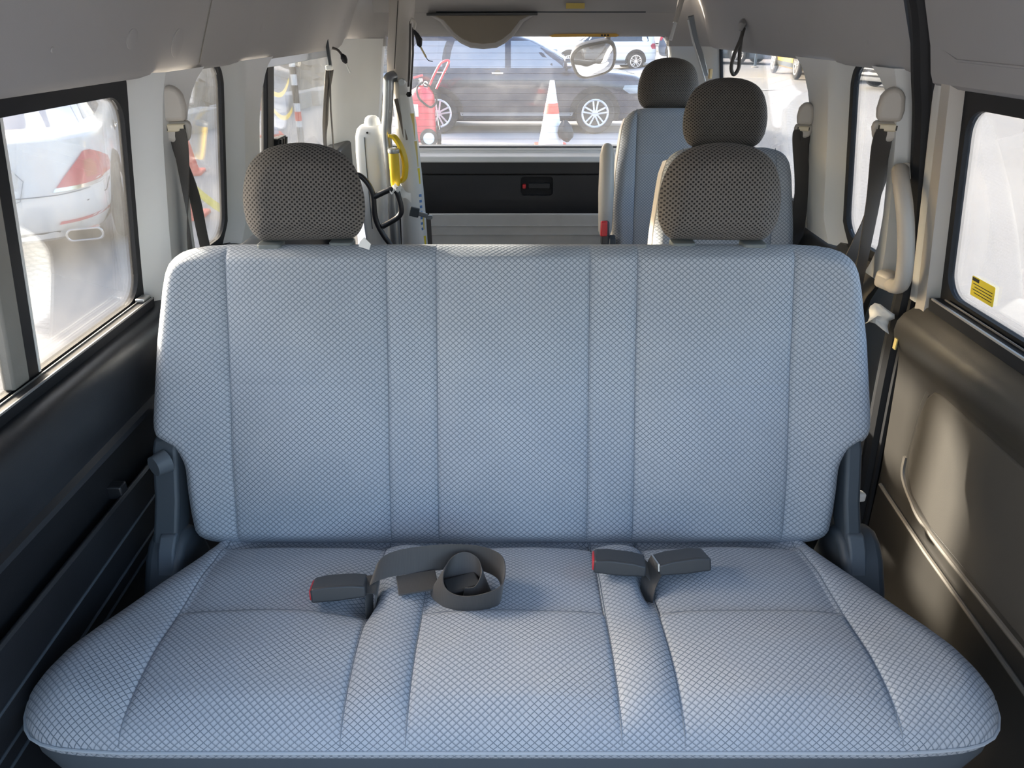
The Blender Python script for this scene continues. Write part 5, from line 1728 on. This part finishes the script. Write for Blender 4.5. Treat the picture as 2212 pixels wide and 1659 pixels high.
small_car('car', 'white car far behind the dark SUV, right of the hanging mirror', (3.6, 33.8, GROUND + 0.02), PI / 2 + 0.10, 'carwhite')
small_car('car', 'distant white car with dark windscreen seen above the rearmost headrest', (8.6, 46.5, gz(8.6, 46.5)), PI * 0.92, 'carwhite')
small_car('car', 'grey blue car farthest out in the right rearmost window beside the strap loop', (8.2, 32.7, gz(8.2, 32.7)), -PI / 2 - 0.70, 'carblue')
small_car('car', 'dark red car in the right rearmost window between the blue and the yellow car', (12.0, 35.2, gz(12, 35)), 0.25, 'carred')
small_car('taxi', 'yellow car with silver wheels at the top of the right rearmost window', (9.15, 24.1, gz(9.1, 24)), PI - 0.10, 'caryellow', 1.08)
small_car('car', 'silver car nosing into the narrow right window', (10.75, 19.75, gz(10.7, 20)), PI - 1.25, 'carsilver')
# thin post between the parked cars
pst = thing('sign_post', 'thin grey blue post standing between the parked cars on the right', 'post', (8.75, 29.0, gz(8.75, 29)))
obj('pole', G().lathe([(0.05, 0.0), (0.05, 2.6)], (0, 0, 0), 'z', 10), 'carblue', pst, world=False)
obj('foot', G().lathe([(0.13, 0.0), (0.13, 0.03), (0.06, 0.05)], (0, 0, 0), 'z', 12), 'concrete', pst, world=False)

# kerb and paving on the right, stone by stone
kb = thing('kerb', 'row of pale kerb stones edging the pink paving outside the sliding door', 'kerb', (8.8, 14.0, gz(8.8, 14)))
ka, kd = Vector((8.45, 8.6, 0)), Vector((0.07, 1, 0)).normalized()
kn = Vector((kd.y, -kd.x, 0))
for i in range(9):
    c = ka + kd * (i * 0.92 + 0.46)
    z = gz(c.x, c.y)
    g = G().obox((c.x, c.y, z + 0.055), kd, kn, (0, 0, 1), 0.90, 0.16, 0.16)
    obj('kerb_stone', g, 'concrete' if i % 2 else 'paper', kb, bevel=0.012)
pv = G()
cols = 5
g0 = G().obox((0, 0, 0), (1, 0, 0), (0, 1, 0), (0, 0, 1), 1, 1, 1)
pave = thing('paving', 'pink block paving of the footpath beyond the kerb on the right', 'paving', (10.0, 14.0, gz(10, 14)))
bed = G().obox(tuple(ka + kd * 4.1 + kn * 3.1 + Vector((0, 0, gz(9, 14) + 0.02))), kd, kn, (0, 0, 1), 8.3, 6.0, 0.10)
obj('bed', bed, plain('joint sand', (0.42, 0.36, 0.31), 0.95), pave)
pm = bpy.data.meshes.new('paving_block')
bl = G().obox((0, 0, 0), tuple(kd), tuple(kn), (0, 0, 1), 0.58, 0.38, 0.06)
pm.from_pydata(bl.v, [], bl.f)
pm.materials.append(M['paver'])
for i in range(13):
    for j in range(9):
        c = ka + kd * (i * 0.62 + 0.31 * (j % 2) + 0.3) + kn * (0.32 + j * 0.41)
        o = bpy.data.objects.new('paving_block', pm)
        COL.objects.link(o)
        o.parent = pave
        o.location = Vector((c.x, c.y, gz(9, 14) + 0.075 + 0.004 * math.sin(i * 3 + j))) - LOC[pave.name]
        LOC[o.name] = LOC[pave.name]

# painted parking lines on the right
for i, (x, y, L) in enumerate(((6.6, 20.0, 2.2), (6.9, 24.0, 2.2))):
    g = G().obox((x, y, gz(x, y) + 0.012), Vector((0.82, -0.57, 0.03)).normalized(), Vector((0.57, 0.82, 0)).normalized(), (0, 0, 1), L, 0.11, 0.006)
    tag(obj('lane_marking', g, 'paper', None, smooth=0), ['white painted lane dash on the asphalt nearest the yellow car', 'white painted lane dash on the asphalt farther out beyond the first dash'][i], 'marking')


# ------------------------------------------------------------------ cones, extinguisher, post, tape, stones
def cone(label, x, y, h=0.75, bands=((0.42, 0.66),), lower='cone', group=None, cap=False):
    z = gz(x, y)
    t = thing('traffic_cone', label, 'cone', (x, y, z), random.random() * 0.6, group)
    b = h * 0.26

    def rad(q):
        return b * 0.78 * (1 - q) + 0.035 * q
    obj('base', G().prism(rrect(-b, b, -b, b, 0.05, 3), 0.0, 0.035, lambda p, q, d: (p, q, d)), 'cone', t, bevel=0.008, world=False)
    prof = [(rad(q), 0.03 + q * (h - 0.03)) for q in np.linspace(0, 1, 10)]
    obj('body', G().lathe(prof + [(0.02, h + 0.005)], (0, 0, 0), 'z', 24), lower, t, world=False)
    for a, c in bands:
        prof = [(rad(q) + 0.004, 0.03 + q * (h - 0.03)) for q in np.linspace(a, c, 5)]
        obj('band', G().lathe(prof, (0, 0, 0), 'z', 24), 'conewhite' if lower == 'cone' else 'cone', t, world=False)
    return t


cone('orange red cone with white band standing behind the left shoulder belt', -4.28, 9.95, 0.86, ((0.66, 0.98),))
cone('orange red cone nearest the white sedan, at the left edge of the narrow left window', -3.33, 7.55, 0.80, ((0.62, 0.88),))
cone('tall orange red cone with pale foot in the left rearmost window', -4.30, 13.6, 1.02, ((0.0, 0.40),))
c4 = cone('mostly white cone with red stripe and a black bag, in front of the dark SUV', 0.62, 12.3, 0.98, ((0.50, 0.66),), lower='conewhite')
# bag hung on the cone
rows = []
for i, (z, r) in enumerate(((0.42, 0.02), (0.40, 0.05), (0.33, 0.10), (0.24, 0.125), (0.17, 0.11), (0.12, 0.05), (0.10, 0.01))):
    rows.append([(0.19 + r * (1 + 0.12 * math.sin(4 * j)) * math.cos(2 * PI * j / 18) + 0.01 * i, -0.17 + r * 0.7 * math.sin(2 * PI * j / 18), z + 0.01 * math.sin(j * 2.1)) for j in range(18)])
g = G().grid(rows, True)
bg = obj('plastic_bag', G().grid([[(p[0] + 0.62, p[1] + 12.3, p[2] + gz(0.62, 12.3)) for p in r] for r in rows], True), 'bag')
tag(bg, 'black plastic bag hanging at the foot of the white cone', 'bag')

ex = thing('fire_extinguisher', 'big red wheeled fire extinguisher outside the rear window', 'extinguisher', (-1.42, 12.45, GROUND), 0.15)
obj('cylinder', G().lathe([(0.15, 0.06), (0.20, 0.09), (0.205, 0.15), (0.205, 0.70), (0.195, 0.77), (0.16, 0.83), (0.09, 0.87), (0.04, 0.88), (0.04, 0.90)], (0, 0, 0), 'z', 28), 'ext', ex, world=False)
obj('valve', G().lathe([(0.03, 0.89), (0.04, 0.92), (0.035, 0.99), (0.02, 1.0)], (0, 0, 0), 'z', 12), 'chrome', ex, world=False)
obj('valve_lever', G().obox((-0.04, -0.01, 1.03), (0.96, 0, 0.25), (0, 1, 0), (-0.25, 0, 0.96), 0.16, 0.03, 0.03), 'ext', ex, bevel=0.006, world=False)
obj('gauge', G().lathe([(0.035, -0.01), (0.035, 0.01)], (0.07, -0.03, 0.93), 'y', 14), 'chrome', ex, world=False)
hp = smooth_path([(0.03, -0.05, 0.95), (-0.07, -0.16, 0.88), (-0.06, -0.22, 0.75), (0.02, -0.225, 0.66), (0.12, -0.215, 0.60), (0.20, -0.16, 0.64), (0.225, -0.05, 0.72), (0.16, -0.04, 0.86), (0.05, -0.04, 0.94)], 6)
obj('hose', G().tube(hp, 0.016, 8), 'rubber', ex, world=False)
hd = smooth_path([(0.10, 0.10, 0.80), (0.18, 0.10, 0.98), (0.30, 0.10, 1.18), (0.38, 0.10, 1.24), (0.45, 0.10, 1.25), (0.44, 0.10, 1.20), (0.34, 0.10, 1.02), (0.24, 0.10, 0.84)], 4)
obj('trolley_handle', G().tube(hd, 0.018, 8), 'ext', ex, world=False)
for xx in (-0.22, 0.245):
    w_ = obj('wheel', G().lathe([(0.10, -0.03), (0.15, -0.03), (0.15, 0.03), (0.10, 0.03), (0.10, -0.03)], (xx, 0.03, 0.15), 'x', 22), 'tire', ex, world=False)
    obj('wheel_disc', G().lathe([(0.10, -0.015), (0.10, 0.015)], (xx, 0.03, 0.15), 'x', 18), 'conewhite', w_, world=False)
w_ = obj('wheel', G().lathe([(0.09, -0.03), (0.14, -0.03), (0.14, 0.03), (0.09, 0.03), (0.09, -0.03)], (0.07, -0.24, 0.14), 'y', 22), 'tire', ex, world=False)
obj('wheel_disc', G().lathe([(0.09, -0.015), (0.09, 0.015)], (0.07, -0.24, 0.14), 'y', 18), 'conewhite', w_, world=False)
obj('leg_bar', G().tube([(0.22, -0.06, 0.52), (0.27, -0.08, 0.05)], 0.012, 8), 'chrome', ex, world=False)
rows = [[(0.2065 * math.sin(a), -0.2065 * math.cos(a), z) for a in np.linspace(-1.0, -0.35, 8)] for z in (0.46, 0.64)]
obj('instruction_label', G().grid(rows), 'paper', ex, world=False)
sg = thing('round_sign', 'round red and white sign on a thin post left of the extinguisher', 'sign', (-1.87, 12.9, GROUND))
obj('disc', G().lathe([(0.002, -0.012), (0.15, -0.012), (0.15, 0.012), (0.002, 0.012)], (0.05, -0.03, 1.10), 'y', 24), 'cone', sg, world=False)
obj('white_band', G().obox((0.05, -0.045, 1.09), (1, 0, 0.1), (0, 1, 0), (-0.1, 0, 1), 0.26, 0.006, 0.07), 'conewhite', sg, world=False)
obj('post', G().lathe([(0.02, 0.0), (0.02, 1.10)], (0.05, 0.0, 0), 'z', 10), 'steel', sg, world=False)

# post with barrier tape, seen through the left rearmost window
bp = thing('barrier_post', 'grey and black striped barrier post in the left rearmost window', 'post', (-3.22, 11.8, GROUND))
obj('pole', G().lathe([(0.045, 0.0), (0.045, 1.28), (0.03, 1.30)], (0, 0, 0), 'z', 14), 'conewhite', bp, world=False)
for a, b, m in ((1.10, 1.20, 'ink'), (0.70, 0.95, 'ink'), (0.45, 0.58, 'cone'), (0.0, 0.36, 'steel')):
    obj('band', G().lathe([(0.048, a), (0.048, b)], (0, 0, 0), 'z', 14), m, bp, world=False)
obj('foot', G().lathe([(0.19, 0.0), (0.19, 0.04), (0.06, 0.08)], (0, 0, 0), 'z', 18), 'tire', bp, world=False)
cx_, cy_ = -4.30, 13.6
for i, (z0, sag, z1, lab) in enumerate(((1.02, 0.26, 0.74, 'upper yellow barrier tape sagging from the striped post'), (0.62, 0.25, 0.50, 'lower yellow barrier tape sagging from the striped post to the tall cone'))):
    pp = []
    for k in range(17):
        u = k / 16
        pp.append((-3.29 + (cx_ + 0.05 + 3.29) * u, 11.78 + (cy_ - 0.15 - 11.78) * u, GROUND + z0 * (1 - u) + (z1 + 0.28) * u - sag * 4 * u * (1 - u) * (1.25 - 0.5 * u)))
    g = G().ribbon(pp, [Vector((0, 0.2, 1))] * 17, 0.07, 0.003)
    tag(obj('barrier_tape', g, 'tape'), lab, 'tape')
# tape lying from the near cone to the right, printed
pa, pb = Vector((-3.30, 7.42, gz(0, 0) + 0.50)), Vector((-2.45, 7.55, GROUND + 0.02))
pp = [pa.lerp(pb, u) + Vector((0, 0, -0.20 * math.sin(PI * u))) for u in np.linspace(0, 1, 12)]
tw = obj('barrier_tape', G().ribbon(pp, [Vector((0.1, 0.7, 0.8))] * 12, 0.085, 0.003), 'tape')
tag(tw, 'printed yellow barrier tape running down to the asphalt from the near cone', 'tape')
fc = bpy.data.curves.new('lettering', 'FONT')
fc.body = 'DO NOT'
fc.size = 0.075
fc.align_x = 'CENTER'
fc.align_y = 'CENTER'
tmp = bpy.data.objects.new('lettering', fc)
COL.objects.link(tmp)
bpy.context.view_layer.update()
fm = bpy.data.meshes.new_from_object(tmp.evaluated_get(bpy.context.evaluated_depsgraph_get()))
bpy.data.objects.remove(tmp)
fm.materials.clear()
fm.materials.append(M['ink'])
fo = bpy.data.objects.new('lettering', fm)
COL.objects.link(fo)
fo.parent = tw
pc = (pp[7] + pp[8]) / 2
tx = (pp[8] - pp[7]).normalized()
sy_ = Vector((0.1, 0.7, 0.8))
sy_ = (sy_ - tx * sy_.dot(tx)).normalized()
nz_ = tx.cross(sy_)
fo.matrix_local = Matrix.Translation(pc + nz_ * 0.004 - LOC[tw.name]) @ Matrix((tx, sy_, nz_)).transposed().to_4x4()

# low concrete blocks and the dry rock face behind them
for i in range(9):
    x, y = -5.6 + i * 0.12 - 0.3 * (i == 0), 11.9 + i * 1.25
    g = G().obox((x - 0.75 + 0.15 * i, y, GROUND + 0.17 + 0.01 * math.sin(i * 5)), (0.1, 1, 0), (1, -0.1, 0), (0, 0, 1), 1.18, 0.42, 0.36)
    o = obj('concrete_block', g, 'concrete', None, bevel=0.02)
    tag(o, ['nearest', 'second', 'third', 'fourth', 'fifth', 'sixth', 'seventh', 'eighth', 'ninth'][i] + ' pale concrete block of the low row along the rock face, counted from the sedan', 'block', 'concrete blocks along the rock face')
rng = np.random.default_rng(3)
g = G()
rows = []
nu, nv = 90, 26
jit = rng.normal(0, 1, (nv, nu))
for i in range(nv):
    v = i / (nv - 1)
    row = []
    for j in range(nu):
        u = j / (nu - 1)
        y = 9.5 + 32 * u
        x = -7.4 + 1.6 * u * 2 - 2.2 * v - 0.25 * math.sin(y * 1.3 + 3 * v) - 0.15 * math.sin(y * 3.1 + 7 * v)
        row.append((x + 0.10 * jit[i, j], y + 0.08 * jit[i, (j * 7) % nu], GROUND - 0.05 + 3.4 * v + 0.06 * jit[(i * 5) % nv, j]))
    rows.append(row)
g.grid(rows)
rk = obj('rock_face', g, 'rock', None, smooth=25)
tag(rk, 'rough brown rock face with dry plants beyond the left windows', 'rock face')
